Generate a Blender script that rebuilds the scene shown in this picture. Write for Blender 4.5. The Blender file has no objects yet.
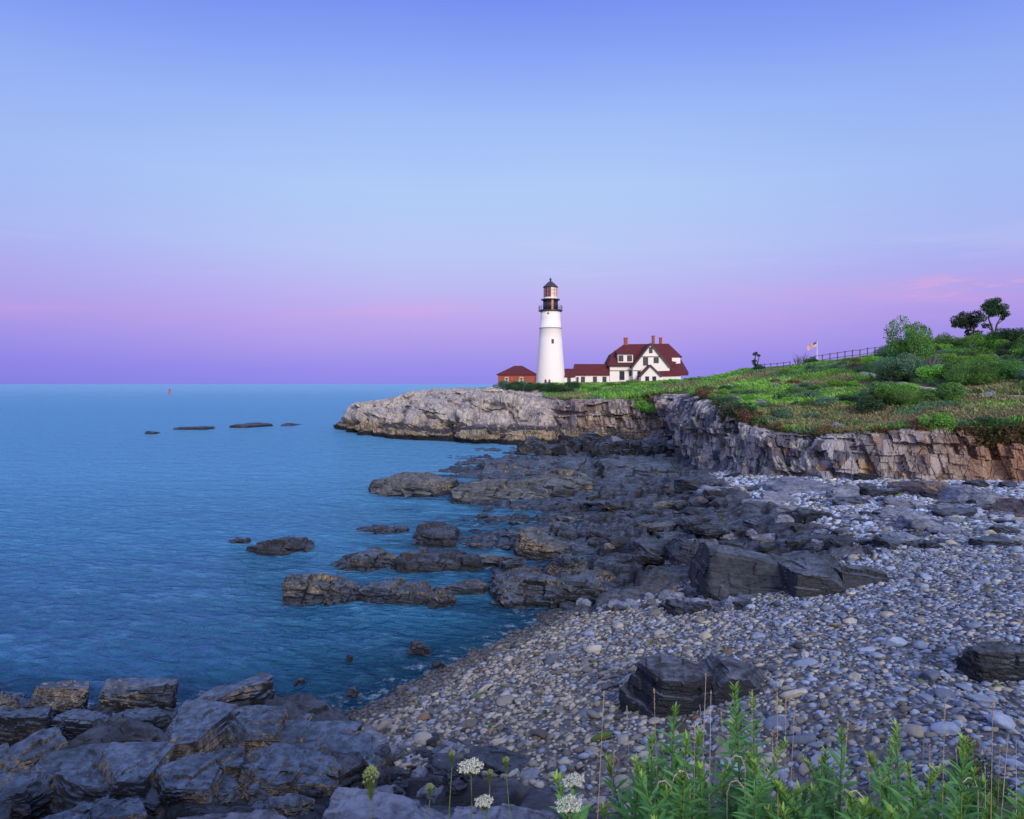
import bpy, math, random
import numpy as np
R = math.radians
scene = bpy.context.scene
col = scene.collection
rng = np.random.default_rng(7)
random.seed(7)
H = 8.0       # camera height above the water
F = 683.0     # focal length in pixels of the 1024 wide frame
CX, HY = 512.0, 384.0

def at(px, py, Y):
    return ((px-CX)/F*Y, Y, H-(py-HY)/F*Y)
def on(px, py, z):
    Y = (H-z)*F/(py-HY)
    return ((px-CX)/F*Y, Y, z)

# ------------------------------------------------------------------ noise
def hsh(*a):
    h = np.zeros(np.broadcast(*a).shape, dtype=np.uint64) + np.uint64(1469598103)
    for i, x in enumerate(a):
        xi = np.asarray(x).astype(np.int64).astype(np.uint64)
        h = (h ^ (xi*np.uint64(0x9E3779B97F4A7C15)))
        h = (h ^ (h >> np.uint64(29)))*np.uint64(0xBF58476D1CE4E5B9)
        h = (h ^ (h >> np.uint64(32)))*np.uint64(0x94D049BB133111EB)
        h = h ^ (h >> np.uint64(31))
    return (h >> np.uint64(11)).astype(np.float64)/float(1 << 53)
def vn(x, y, z, s=0):
    ix, iy, iz = np.floor(x), np.floor(y), np.floor(z)
    fx, fy, fz = x-ix, y-iy, z-iz
    fx, fy, fz = [f*f*(3-2*f) for f in (fx, fy, fz)]
    def c(a, b, d): return hsh(ix+a, iy+b, iz+d, s)
    l = lambda a, b, t: a+(b-a)*t
    return l(l(l(c(0,0,0), c(1,0,0), fx), l(c(0,1,0), c(1,1,0), fx), fy),
             l(l(c(0,0,1), c(1,0,1), fx), l(c(0,1,1), c(1,1,1), fx), fy), fz)
def fbm(x, y, z, o=4, s=0):
    a, t, n = 0.5, 0, 0
    for i in range(o):
        t = t+a*vn(x, y, z, s+i*13); n += a; a *= .5
        x, y, z = x*2.03+7.1, y*2.03+3.7, z*2.03+5.3
    return t/n
def blocks(x, y, z, s=0):
    """random value per irregular brick"""
    iz = np.floor(z + .35*vn(x*.6, y*.6, z*0, s+3))
    x = x + 5*hsh(iz, s+1) ; ix = np.floor(x + .25*vn(y*1.1, z*1.1, x*0, s+5))
    y = y + 5*hsh(ix, iz, s+2); iy = np.floor(y + .25*vn(x*1.1, z*1.1, y*0, s+7))
    return hsh(ix, iy, iz, s)

class RBF:
    def __init__(s, pts):
        p = np.array(pts, float); s.xy = p[:, :2]
        d = np.linalg.norm(s.xy[:, None]-s.xy[None], axis=2)
        n = len(p); A = np.zeros((n+3, n+3))
        A[:n, :n] = d + np.eye(n)*-.15
        A[:n, n] = 1; A[:n, n+1:] = s.xy; A[n, :n] = 1; A[n+1:, :n] = s.xy.T
        s.w = np.linalg.solve(A, np.concatenate([p[:, 2], [0, 0, 0]]))
    def __call__(s, x, y):
        x = np.asarray(x, float); y = np.asarray(y, float); sh = x.shape
        x = x.ravel(); y = y.ravel(); out = s.w[-3]+s.w[-2]*x+s.w[-1]*y
        for i, (a, b) in enumerate(s.xy):
            out = out+s.w[i]*np.hypot(x-a, y-b)
        return out.reshape(sh)
def sstep(a, b, x):
    t = np.clip((x-a)/(b-a), 0, 1); return t*t*(3-2*t)

# ------------------------------------------------------------------ mesh / object helpers
def np_mesh(name, V, Fc, smooth=False, attrs=None):
    """V (n,3), Fc (m,k) quads or tris"""
    V = np.asarray(V, np.float32); Fc = np.asarray(Fc, np.int32)
    me = bpy.data.meshes.new(name)
    me.vertices.add(len(V)); me.vertices.foreach_set('co', V.ravel())
    k = Fc.shape[1]
    me.loops.add(Fc.size); me.loops.foreach_set('vertex_index', Fc.ravel())
    me.polygons.add(len(Fc)); me.polygons.foreach_set('loop_start', np.arange(0, Fc.size, k, dtype=np.int32))
    me.polygons.foreach_set('use_smooth', np.full(len(Fc), smooth))
    me.update(calc_edges=True)
    for nm, val in (attrs or {}).items():
        val = np.asarray(val, np.float32)
        if val.ndim == 1:
            a = me.attributes.new(nm, 'FLOAT', 'POINT'); a.data.foreach_set('value', val)
        else:
            a = me.attributes.new(nm, 'FLOAT_COLOR', 'POINT')
            if val.shape[1] == 3: val = np.concatenate([val, np.ones((len(val), 1), np.float32)], 1)
            a.data.foreach_set('color', val.ravel())
    return me
def link(name, me, mat=None, parent=None, loc=(0, 0, 0), rz=0):
    o = bpy.data.objects.new(name, me); col.objects.link(o)
    if mat is not None and me is not None and len(me.materials) == 0: me.materials.append(mat)
    o.location = loc; o.rotation_euler = (0, 0, rz)
    if parent is not None: o.parent = parent
    return o
def tag(o, label=None, cat=None, group=None, kind=None):
    if label: o['label'] = label
    if cat: o['category'] = cat
    if group: o['group'] = group
    if kind: o['kind'] = kind
    return o
def empty(name, loc, label, cat, group=None, rz=0):
    o = link(name, None, None, None, loc, rz); o.empty_display_size = .2
    return tag(o, label, cat, group)
def copy_tree(o, parent=None):
    c = o.copy(); col.objects.link(c); c.parent = parent
    for ch in list(o.children): copy_tree(ch, c)
    return c
class MB:
    """collects simple shapes into one mesh; coordinates relative to origin o"""
    def __init__(s, o=(0, 0, 0)): s.v = []; s.f = []; s.o = o
    def poly(s, V, Fs):
        n = len(s.v); s.v += [tuple(a-b for a, b in zip(p, s.o)) for p in V]
        s.f += [tuple(i+n for i in f) for f in Fs]; return s
    def box(s, a, b):
        (x0, y0, z0), (x1, y1, z1) = a, b
        return s.poly([(x0,y0,z0),(x1,y0,z0),(x1,y1,z0),(x0,y1,z0),(x0,y0,z1),(x1,y0,z1),(x1,y1,z1),(x0,y1,z1)],
                      [(0,3,2,1),(4,5,6,7),(0,1,5,4),(1,2,6,5),(2,3,7,6),(3,0,4,7)])
    def prism(s, poly, d):
        """polygon (list of 3d points) extruded by vector d"""
        n = len(poly); V = list(poly)+[tuple(a+b for a, b in zip(p, d)) for p in poly]
        Fs = [tuple(range(n)), tuple(range(2*n-1, n-1, -1))]+[(i, i+n, (i+1) % n+n, (i+1) % n) for i in range(n)]
        return s.poly(V, Fs)
    def tube(s, pts, rad, k=6):
        n = len(pts); V = []; Fs = []
        for i, p in enumerate(pts):
            p = np.array(p, float); q = np.array(pts[min(i+1, n-1)], float)-np.array(pts[max(i-1, 0)], float)
            q /= (np.linalg.norm(q)+1e-9); a = np.cross(q, (0.3, 1, .1)); a /= (np.linalg.norm(a)+1e-9); b = np.cross(q, a)
            r = rad[i] if hasattr(rad, '__len__') else rad
            for j in range(k):
                t = 2*math.pi*j/k; V.append(tuple(p+r*(a*math.cos(t)+b*math.sin(t))))
        for i in range(n-1):
            for j in range(k): Fs.append((i*k+j, i*k+(j+1) % k, (i+1)*k+(j+1) % k, (i+1)*k+j))
        Fs.append(tuple(range(k-1, -1, -1))); Fs.append(tuple((n-1)*k+j for j in range(k)))
        return s.poly(V, Fs)
    def lathe(s, c, prof, k=40):
        V = []; Fs = []; n = len(prof)
        for r, z in prof:
            for j in range(k):
                t = 2*math.pi*j/k; V.append((c[0]+r*math.cos(t), c[1]+r*math.sin(t), z))
        for i in range(n-1):
            for j in range(k): Fs.append((i*k+j, i*k+(j+1) % k, (i+1)*k+(j+1) % k, (i+1)*k+j))
        Fs.append(tuple(range(k-1, -1, -1))); Fs.append(tuple((n-1)*k+j for j in range(k)))
        return s.poly(V, Fs)
    def build(s, name, mat, parent=None, smooth=False, loc=(0, 0, 0)):
        me = bpy.data.meshes.new(name); me.from_pydata(s.v, [], s.f); me.update()
        import bmesh
        bm = bmesh.new(); bm.from_mesh(me); bmesh.ops.recalc_face_normals(bm, faces=bm.faces); bm.to_mesh(me); bm.free()
        if smooth:
            me.polygons.foreach_set('use_smooth', [len(p.vertices) < 5 for p in me.polygons])
        return link(name, me, mat, parent, loc)

# ------------------------------------------------------------------ materials
class NT:
    def __init__(s, name, world=None):
        if world: s.t = world.node_tree; s.m = world
        else:
            s.m = bpy.data.materials.new(name); s.m.use_nodes = True; s.t = s.m.node_tree
        s.t.nodes.clear()
    def n(s, typ, **kw):
        nd = s.t.nodes.new(typ)
        for k, v in kw.items():
            if k.startswith('i_'):
                key = k[2:]; key = int(key) if key.isdigit() else key
                s.set(nd.inputs[key], v)
            else: setattr(nd, k, v)
        return nd
    def set(s, inp, v):
        if isinstance(v, bpy.types.NodeSocket): s.t.links.new(v, inp)
        elif isinstance(v, (tuple, list)) and len(v) == 3 and inp.type == 'RGBA': inp.default_value = (*v, 1)
        else: inp.default_value = v
    def math(s, op, a, b=0, c=None, clamp=False):
        nd = s.n('ShaderNodeMath', operation=op, use_clamp=clamp); s.set(nd.inputs[0], a); s.set(nd.inputs[1], b)
        if c is not None: s.set(nd.inputs[2], c)
        return nd.outputs[0]
    def mix(s, f, a, b, blend='MIX'):
        nd = s.n('ShaderNodeMix', data_type='RGBA', blend_type=blend)
        s.set(nd.inputs[0], f); s.set(nd.inputs[6], a); s.set(nd.inputs[7], b); return nd.outputs[2]
    def ramp(s, f, stops, interp='LINEAR'):
        nd = s.n('ShaderNodeValToRGB'); s.set(nd.inputs[0], f); cr = nd.color_ramp; cr.interpolation = interp
        while len(cr.elements) > 1: cr.elements.remove(cr.elements[-1])
        cr.elements[0].position = stops[0][0]; cr.elements[0].color = c4(stops[0][1])
        for p, c in stops[1:]:
            e = cr.elements.new(p); e.color = c4(c)
        return nd.outputs[0]
    def mr(s, v, a, b, c=0, d=1, smooth=True):
        nd = s.n('ShaderNodeMapRange', interpolation_type='SMOOTHSTEP' if smooth else 'LINEAR')
        for i, x in enumerate((v, a, b, c, d)): s.set(nd.inputs[i], x)
        return nd.outputs[0]
    def noise(s, vec, scale, detail=4, rough=.55, dist=0):
        nd = s.n('ShaderNodeTexNoise'); s.set(nd.inputs['Vector'], vec); nd.inputs['Scale'].default_value = scale
        nd.inputs['Detail'].default_value = detail; nd.inputs['Roughness'].default_value = rough; nd.inputs['Distortion'].default_value = dist
        return nd.outputs[0]
    def vor(s, vec, scale, feature='F1', out=0):
        nd = s.n('ShaderNodeTexVoronoi', feature=feature); s.set(nd.inputs['Vector'], vec); nd.inputs['Scale'].default_value = scale
        return nd.outputs[out]
    def scale(s, vec, sc, rot=(0, 0, 0)):
        nd = s.n('ShaderNodeMapping'); s.set(nd.inputs[0], vec); nd.inputs['Scale'].default_value = sc; nd.inputs['Rotation'].default_value = rot
        return nd.outputs[0]
    def bump(s, h, strength=.5, dist=.1, normal=None):
        nd = s.n('ShaderNodeBump'); nd.inputs['Strength'].default_value = strength; nd.inputs['Distance'].default_value = dist
        s.set(nd.inputs['Height'], h)
        if normal is not None: s.set(nd.inputs['Normal'], normal)
        return nd.outputs[0]
    def pr(s, color, rough=.8, normal=None, spec=.3, **kw):
        nd = s.n('ShaderNodeBsdfPrincipled'); s.set(nd.inputs['Base Color'], color); s.set(nd.inputs['Roughness'], rough)
        s.set(nd.inputs['Specular IOR Level'], spec)
        if normal is not None: s.set(nd.inputs['Normal'], normal)
        for k, v in kw.items(): s.set(nd.inputs[k.replace('_', ' ')], v)
        return nd.outputs[0]
    def out(s, sh):
        o = s.n('ShaderNodeOutputMaterial'); s.t.links.new(sh, o.inputs[0]); return s.m
def c4(c): return (c, c, c, 1) if not hasattr(c, '__len__') else (*c, 1)[:4]
def srgb(r, g, b):
    f = lambda c: (c/12.92 if c <= .04045 else ((c+.055)/1.055)**2.4)
    return tuple(f(x/255) for x in (r, g, b))

def simple(name, c, rough=.7, var=.15, scale=3, spec=.3):
    t = NT(name); p = t.n('ShaderNodeNewGeometry').outputs['Position']
    n = t.noise(p, scale, 5)
    cc = t.mix(n, tuple(x*(1-var*1.6) for x in c), tuple(min(1, x*(1+var)) for x in c))
    return t.out(t.pr(cc, rough, t.bump(t.noise(p, scale*6, 3), .2, .02), spec))

def sea_rock(name, top_a, top_b, tan=(.30, .25, .17), tide=.55, tanamt=.8, dark=(.012, .013, .017), sc=1.0, tide_h=.9, st=1.0):
    t = NT(name); g = t.n('ShaderNodeNewGeometry'); p = g.outputs['Position']
    nrm = t.n('ShaderNodeSeparateXYZ'); t.set(nrm.inputs[0], g.outputs['Normal']); up = nrm.outputs[2]
    pz = t.n('ShaderNodeSeparateXYZ'); t.set(pz.inputs[0], p); z = pz.outputs[2]
    big = t.noise(p, .7*sc, 5, .6); fine = t.noise(p, 6*sc, 6, .65)
    strat = t.noise(t.scale(p, (1.2, 1.2, 9), (R(12), R(8), 0)), 1.3*sc, 5, .6)
    f = t.math('ADD', t.math('MULTIPLY', fine, 1-.5*st), t.math('MULTIPLY', strat, .5*st))
    base = t.mix(t.mr(f, .38, .62), top_a, top_b)
    base = t.mix(t.mr(big, .42, .7, 0, .65), base, tuple(x*.45 for x in top_a))
    # tan barnacle band on the steep faces
    zz = t.math('ADD', z, t.math('MULTIPLY', t.math('SUBTRACT', t.noise(p, 1.1, 5, .7), .5), .9))
    side = t.mr(up, .7, .45)
    tanm = t.math('MULTIPLY', t.math('MULTIPLY', side, t.mr(zz, tide-.12, tide+.08)), t.math('MULTIPLY', t.mr(zz, tide+tide_h, tide+tide_h*.55), tanamt))
    tanm = t.math('MULTIPLY', tanm, t.math('MULTIPLY', t.mr(t.noise(p, .5, 3), .42, .6), t.mr(fine, .25, .65)))
    tn = t.mix(t.mr(t.noise(t.scale(p, (5, 5, 1.2)), 1.6, 5, .7), .35, .6), tuple(x*.3 for x in tan), tan)
    tan_late = (tanm, tn)
    # dark weed zone under it
    hang = t.noise(t.scale(p, (7, 7, 1)), 1.5, 5, .7)
    weed = t.math('MULTIPLY', t.mr(t.math('ADD', zz, t.math('MULTIPLY', up, .85)), tide+.40, tide+.1), .93)
    base = t.mix(weed, base, t.mix(t.mr(hang, .4, .65), dark, tuple(x*2.2 for x in dark)))
    if tide > -4: weed_c = base
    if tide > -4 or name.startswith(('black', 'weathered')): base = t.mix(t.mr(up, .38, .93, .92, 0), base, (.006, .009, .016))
    if tide > -4: base = t.mix(t.math('MULTIPLY', tan_late[0], t.math('SUBTRACT', 1, weed)), base, tan_late[1])
    crack = t.vor(t.scale(p, (1, 1, 2.2)), 1.7*sc, 'DISTANCE_TO_EDGE')
    h = t.math('ADD', t.math('MULTIPLY', t.mr(crack, 0, .05), .14), t.math('ADD', t.math('MULTIPLY', fine, .5), t.math('MULTIPLY', strat, st)))
    h = t.math('ADD', h, t.math('MULTIPLY', t.noise(p, 22*sc, 4, .7), .22))
    rough = t.mr(big, .3, .7, .45, .8)
    return t.out(t.pr(base, rough, t.bump(h, .8, .10), .45))

M = {}
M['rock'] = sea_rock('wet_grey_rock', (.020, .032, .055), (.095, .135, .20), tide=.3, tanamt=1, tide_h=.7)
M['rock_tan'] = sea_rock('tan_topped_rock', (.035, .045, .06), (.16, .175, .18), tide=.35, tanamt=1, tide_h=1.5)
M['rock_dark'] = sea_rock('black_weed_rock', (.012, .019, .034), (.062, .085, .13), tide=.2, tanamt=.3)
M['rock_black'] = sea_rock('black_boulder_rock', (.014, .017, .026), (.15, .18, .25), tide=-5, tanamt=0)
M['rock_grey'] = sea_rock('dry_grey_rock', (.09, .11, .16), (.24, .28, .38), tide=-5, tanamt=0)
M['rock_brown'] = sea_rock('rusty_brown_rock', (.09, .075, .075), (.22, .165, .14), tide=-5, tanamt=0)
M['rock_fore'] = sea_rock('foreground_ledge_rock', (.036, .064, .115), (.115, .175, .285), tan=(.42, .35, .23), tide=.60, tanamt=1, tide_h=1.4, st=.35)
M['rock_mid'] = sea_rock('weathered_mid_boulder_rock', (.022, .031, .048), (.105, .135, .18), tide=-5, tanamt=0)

# cliff
def cliff_mat():
    t = NT('cliff_rock'); g = t.n('ShaderNodeNewGeometry'); p = g.outputs['Position']
    pz = t.n('ShaderNodeSeparateXYZ'); t.set(pz.inputs[0], p); z = pz.outputs[2]
    nz = t.n('ShaderNodeSeparateXYZ'); t.set(nz.inputs[0], g.outputs['Normal']); up = nz.outputs[2]
    zone = t.n('ShaderNodeAttribute', attribute_name='zone').outputs['Color']
    sp = t.n('ShaderNodeSeparateColor'); t.set(sp.inputs[0], zone)
    prom, rust, wet = sp.outputs[0], sp.outputs[1], sp.outputs[2]
    vs = t.scale(p, (1, 1, .22), (0, R(14), 0))
    streak = t.noise(vs, 1.6, 6, .65); fine = t.noise(vs, 7, 6, .7); big = t.noise(p, .30, 4, .55); blot = t.noise(p, .9, 5, .6)
    cell = t.n('ShaderNodeSeparateColor'); t.set(cell.inputs[0], t.vor(t.scale(p, (1, 1, .5)), 1.1, 'F1', 1))
    c = t.ramp(streak, [(.32, (.018, .026, .050)), (.43, (.10, .13, .17)), (.52, (.26, .29, .32)), (.63, (.50, .49, .44)), (.75, (.66, .59, .45))])
    c = t.mix(t.mr(cell.outputs[0], .55, .75, 0, .7), c, (.44, .45, .50))
    c = t.mix(t.mr(cell.outputs[1], .60, .8, 0, .8), c, (.035, .05, .10))
    c = t.mix(t.mr(blot, .55, .72, 0, .75), c, (.40, .24, .11))
    pc = t.ramp(streak, [(.28, (.13, .135, .16)), (.42, (.32, .31, .32)), (.55, (.50, .47, .44)), (.72, (.62, .57, .49))]); pc = t.mix(t.mr(fine, .5, .7, 0, .4), pc, (.17, .15, .18))
    pc = t.mix(t.mr(big, .5, .68, 0, .5), pc, (.20, .20, .27))
    c = t.mix(prom, c, pc)
    c = t.mix(t.math('MULTIPLY', rust, .85), c, t.mix(fine, (.14, .07, .04), (.46, .27, .15)))
    # tide zones
    zz = t.math('ADD', z, t.math('MULTIPLY', t.math('SUBTRACT', t.noise(p, .8, 5, .7), .5), 1.1))
    tan = t.math('MULTIPLY', t.math('MULTIPLY', t.mr(zz, 2.2, 1.75), wet), .9)
    c = t.mix(t.math('MULTIPLY', tan, t.mr(up, .7, .3)), c, t.mix(t.mr(fine, .3, .65), (.10, .085, .07), (.42, .34, .22)))
    c = t.mix(t.math('MULTIPLY', t.math('MULTIPLY', t.mr(up, .35, .75), t.mr(zz, 2.9, 2.0)), wet), c, (.045, .047, .06))
    c = t.mix(t.math('MULTIPLY', t.mr(zz, .85, .55), wet), c, (.016, .017, .022))
    crack = t.vor(t.scale(p, (1.1, 1.1, .4), (0, R(10), 0)), 1.3, 'DISTANCE_TO_EDGE')
    ck = t.mr(crack, 0, .07)
    c = t.mix(t.math('MULTIPLY', t.mr(crack, 0, .03, .8, 0), t.mr(t.noise(p, .6, 3), .48, .6)), c, (.012, .012, .018))
    h = t.math('ADD', t.math('MULTIPLY', ck, .4), t.math('ADD', streak, t.math('MULTIPLY', fine, .5)))
    return t.out(t.pr(c, .85, t.bump(h, .9, .25), .25))
M['cliff'] = cliff_mat()

def ground_mat():
    t = NT('shore_ground'); g = t.n('ShaderNodeNewGeometry'); p = g.outputs['Position']
    pz = t.n('ShaderNodeSeparateXYZ'); t.set(pz.inputs[0], p); z = pz.outputs[2]
    nz = t.n('ShaderNodeSeparateXYZ'); t.set(nz.inputs[0], g.outputs['Normal']); up = nz.outputs[2]
    at_ = t.n('ShaderNodeAttribute', attribute_name='zone').outputs['Color']
    sp = t.n('ShaderNodeSeparateColor'); t.set(sp.inputs[0], at_); ledge, bank = sp.outputs[0], sp.outputs[1]
    fine = t.noise(p, 5, 6, .65); big = t.noise(p, .5, 4)
    cellc = t.vor(p, 9, 'F1', 1); cs = t.n('ShaderNodeSeparateColor'); t.set(cs.inputs[0], cellc)
    grav = t.mix(cs.outputs[0], (.035, .04, .055), (.14, .155, .19))
    grav = t.mix(t.mr(cs.outputs[1], .7, .9, 0, .6), grav, (.2, .16, .11))
    f2 = t.noise(t.scale(p, (1, 3, 3)), 2.5, 6, .7)
    led = t.mix(t.mr(f2, .38, .62), (.012, .020, .038), (.085, .12, .19))
    led = t.mix(t.mr(big, .5, .65, 0, .6), led, (.02, .022, .03))
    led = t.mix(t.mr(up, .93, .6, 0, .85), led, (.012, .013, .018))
    led = t.mix(t.math('MULTIPLY', t.mr(t.noise(p, .9, 5, .7), .60, .70), t.mr(up, .9, .6)), led, (.30, .25, .17))
    led = t.mix(t.mr(z, .12, -.02, 0, .8), led, (.012, .014, .02))
    led = t.mix(t.math('MULTIPLY', sp.outputs[2], t.mr(t.noise(p, .8, 5, .65), .38, .60, .95, .35)), led, (.010, .012, .018))
    c = t.mix(ledge, grav, led)
    c = t.mix(bank, c, t.mix(fine, (.03, .045, .012), (.09, .10, .03)))
    h = t.math('ADD', t.math('MULTIPLY', t.vor(p, 9, 'F1', 0), -.8), t.math('MULTIPLY', fine, 1.2))
    h2 = t.math('ADD', f2, fine)
    hh = t.n('ShaderNodeMix', data_type='FLOAT'); t.set(hh.inputs[0], ledge); t.set(hh.inputs[2], h); t.set(hh.inputs[3], h2)
    return t.out(t.pr(c, t.mr(big, .3, .7, .5, .85), t.bump(hh.outputs[0], .8, .12), .4))
M['ground'] = ground_mat()

def hill_mat():
    t = NT('hill_soil_and_grass'); g = t.n('ShaderNodeNewGeometry'); p = g.outputs['Position']
    n1 = t.noise(p, .25, 5, .6); n2 = t.noise(p, 2.2, 6, .7)
    c = t.ramp(n1, [(.33, (.045, .07, .02)), (.45, (.075, .115, .028)), (.55, (.13, .13, .05)), (.68, (.17, .12, .07))])
    c = t.mix(t.mr(n2, .45, .65, 0, .7), c, (.04, .05, .022))
    return t.out(t.pr(c, .95, t.bump(n2, 1, .3), .1))
M['hill'] = hill_mat()

def pebble_mat():
    t = NT('beach_pebbles'); g = t.n('ShaderNodeNewGeometry'); p = g.outputs['Position']
    a = t.n('ShaderNodeAttribute', attribute_name='tint').outputs['Color']
    n = t.noise(p, 14, 5, .65); st = t.noise(t.scale(p, (2, 6, 18), (R(20), R(35), 0)), 2.2, 4, .6)
    pz = t.n('ShaderNodeSeparateXYZ'); t.set(pz.inputs[0], p)
    c = t.mix(t.mr(n, .3, .7, 0, .5), a, t.mix(.5, a, (.02, .02, .03)))
    c = t.mix(t.mr(st, .6, .72, 0, .3), c, (.4, .4, .42))
    wet = t.mr(pz.outputs[2], .30, .08)
    c = t.mix(t.math('MULTIPLY', wet, .75), c, (.018, .022, .03))
    return t.out(t.pr(c, t.mr(wet, 0, 1, .75, .3), t.bump(n, .4, .03), .35))
M['pebble'] = pebble_mat()

def leaf_mat(name, a, b, objrand=True, trans=.25):
    t = NT(name); g = t.n('ShaderNodeNewGeometry'); r = g.outputs['Random Per Island']
    n = t.noise(g.outputs['Position'], .9, 3)
    c = t.mix(t.math('ADD', t.math('MULTIPLY', r, .6), t.mr(n, .35, .65, 0, .4)), a, b)
    if objrand:
        oi = t.n('ShaderNodeObjectInfo').outputs['Random']
        hsv = t.n('ShaderNodeHueSaturation'); t.set(hsv.inputs['Color'], c)
        t.set(hsv.inputs['Hue'], t.mr(oi, 0, 1, .485, .52, False)); t.set(hsv.inputs['Value'], t.mr(oi, 0, 1, .75, 1.25, False)); c = hsv.outputs[0]
    d = t.pr(c, .6, None, .25); tr = t.n('ShaderNodeBsdfTranslucent'); t.set(tr.inputs[0], c)
    mx = t.n('ShaderNodeMixShader'); mx.inputs[0].default_value = trans
    t.t.links.new(d, mx.inputs[1]); t.t.links.new(tr.outputs[0], mx.inputs[2])
    return t.out(mx.outputs[0])
M['leaf_dark'] = leaf_mat('dark_green_leaves', (.015, .045, .022), (.06, .14, .06))
M['leaf_green'] = leaf_mat('green_leaves', (.04, .13, .035), (.17, .38, .09))
M['leaf_bright'] = leaf_mat('bright_green_leaves', (.08, .24, .035), (.26, .54, .09))
M['leaf_blue'] = leaf_mat('blue_green_leaves', (.045, .12, .08), (.15, .29, .18))
M['leaf_brown'] = leaf_mat('brown_dry_leaves', (.08, .05, .03), (.24, .15, .09))
M['leaf_herb'] = leaf_mat('herb_leaves', (.05, .19, .05), (.17, .42, .13), False, .3)
M['leaf_tip'] = leaf_mat('pale_shoot_tips', (.14, .32, .05), (.38, .58, .16), False, .3)
def cover_mat():
    t = NT('ground_cover'); a = t.n('ShaderNodeAttribute', attribute_name='tint').outputs['Color']
    r = t.n('ShaderNodeNewGeometry').outputs['Random Per Island']
    c = t.mix(t.mr(r, 0, 1, 0, .55, False), a, t.mix(1.0, a, (.25, .3, .2), 'MULTIPLY'))
    d = t.pr(c, .8, None, .15); tr = t.n('ShaderNodeBsdfTranslucent'); t.set(tr.inputs[0], c)
    mx = t.n('ShaderNodeMixShader'); mx.inputs[0].default_value = .2
    t.t.links.new(d, mx.inputs[1]); t.t.links.new(tr.outputs[0], mx.inputs[2]); return t.out(mx.outputs[0])
M['cover'] = cover_mat()
M['bark'] = simple('bark', (.08, .065, .055), .9, .3, 4)
M['deadwood'] = simple('dead_wood', (.20, .18, .18), .9, .2, 6)
M['stem'] = simple('herb_stem', (.10, .16, .04), .7, .2, 20)
M['straw'] = simple('dry_straw', (.40, .33, .22), .8, .25, 30)
M['straw_grey'] = simple('grey_dry_stalk', (.42, .36, .34), .8, .25, 30)
M['white'] = simple('white_paint', (.80, .80, .80), .6, .03, 1.5)
M['tower_white'] = simple('white_tower_render', (.84, .84, .84), .7, .035, .8)
M['trim'] = simple('dark_trim', (.05, .055, .07), .6, .1, 4)
M['black'] = simple('black_iron', (.03, .025, .035), .4, .2, 3, .5)
M['redpaint'] = simple('red_paint', (.5, .06, .03), .5, .1, 3)
M['wood'] = simple('weathered_wood', (.16, .13, .11), .9, .3, 5)
M['path'] = simple('gravel_path', (.32, .31, .33), .95, .2, 2)
M['flower'] = simple('white_umbel', (.62, .68, .60), .8, .15, 60)
M['bud'] = simple('green_umbel', (.28, .38, .16), .8, .2, 60)
def roof_mat():
    t = NT('red_shingles'); p = t.n('ShaderNodeNewGeometry').outputs['Position']
    w = t.n('ShaderNodeTexWave', wave_type='BANDS', bands_direction='Z'); t.set(w.inputs[0], p); w.inputs['Scale'].default_value = 1.3; w.inputs['Distortion'].default_value = .6
    n = t.noise(p, 1.2, 5); c = t.mix(n, (.07, .016, .024), (.145, .034, .046)); c = t.mix(t.mr(w.outputs[1], 0, .25, .3, 0), c, (.04, .01, .015))
    return t.out(t.pr(c, .8, t.bump(w.outputs[1], .4, .04), .2))
M['roof'] = roof_mat()
def brick_mat():
    t = NT('red_bricks'); p = t.n('ShaderNodeNewGeometry').outputs['Position']
    b = t.n('ShaderNodeTexBrick'); sx = t.n('ShaderNodeSeparateXYZ'); t.set(sx.inputs[0], p)
    cx = t.n('ShaderNodeCombineXYZ'); t.set(cx.inputs[0], t.math('ADD', sx.outputs[0], sx.outputs[1])); t.set(cx.inputs[1], sx.outputs[2])
    t.set(b.inputs['Vector'], cx.outputs[0]); b.inputs['Scale'].default_value = 2.2
    b.inputs['Color1'].default_value = (.36, .10, .065, 1); b.inputs['Color2'].default_value = (.27, .065, .045, 1); b.inputs['Mortar'].default_value = (.25, .13, .10, 1)
    return t.out(t.pr(b.outputs[0], .85, None, .2))
M['brick'] = brick_mat()
def glass_mat(name, c, rough=.08):
    t = NT(name); p = t.n('ShaderNodeNewGeometry').outputs['Position']; n = t.noise(p, 1.5, 3)
    return t.out(t.pr(t.mix(n, tuple(x*.5 for x in c), c), rough, None, .8))
M['glass'] = glass_mat('window_glass', (.035, .045, .08))
M['glass_glow'] = glass_mat('painted_glow_lantern_glass', (.85, .80, .74), .5)  # sun glow painted into the pane colour
M['glass_shade'] = glass_mat('painted_shade_lantern_glass', (.07, .04, .07), .15)  # shaded side of the lantern painted into the pane colour
M['copper'] = simple('reddish_bronze', (.52, .22, .14), .35, .2, 3, .6)
M['canton'] = simple('navy_cloth', (.02, .025, .10), .9, .1, 3)
def flag_mat():
    t = NT('striped_flag_cloth'); g = t.n('ShaderNodeAttribute', attribute_name='tint').outputs['Color']
    return t.out(t.pr(g, .9, None, .1))
M['flag'] = flag_mat()

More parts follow.
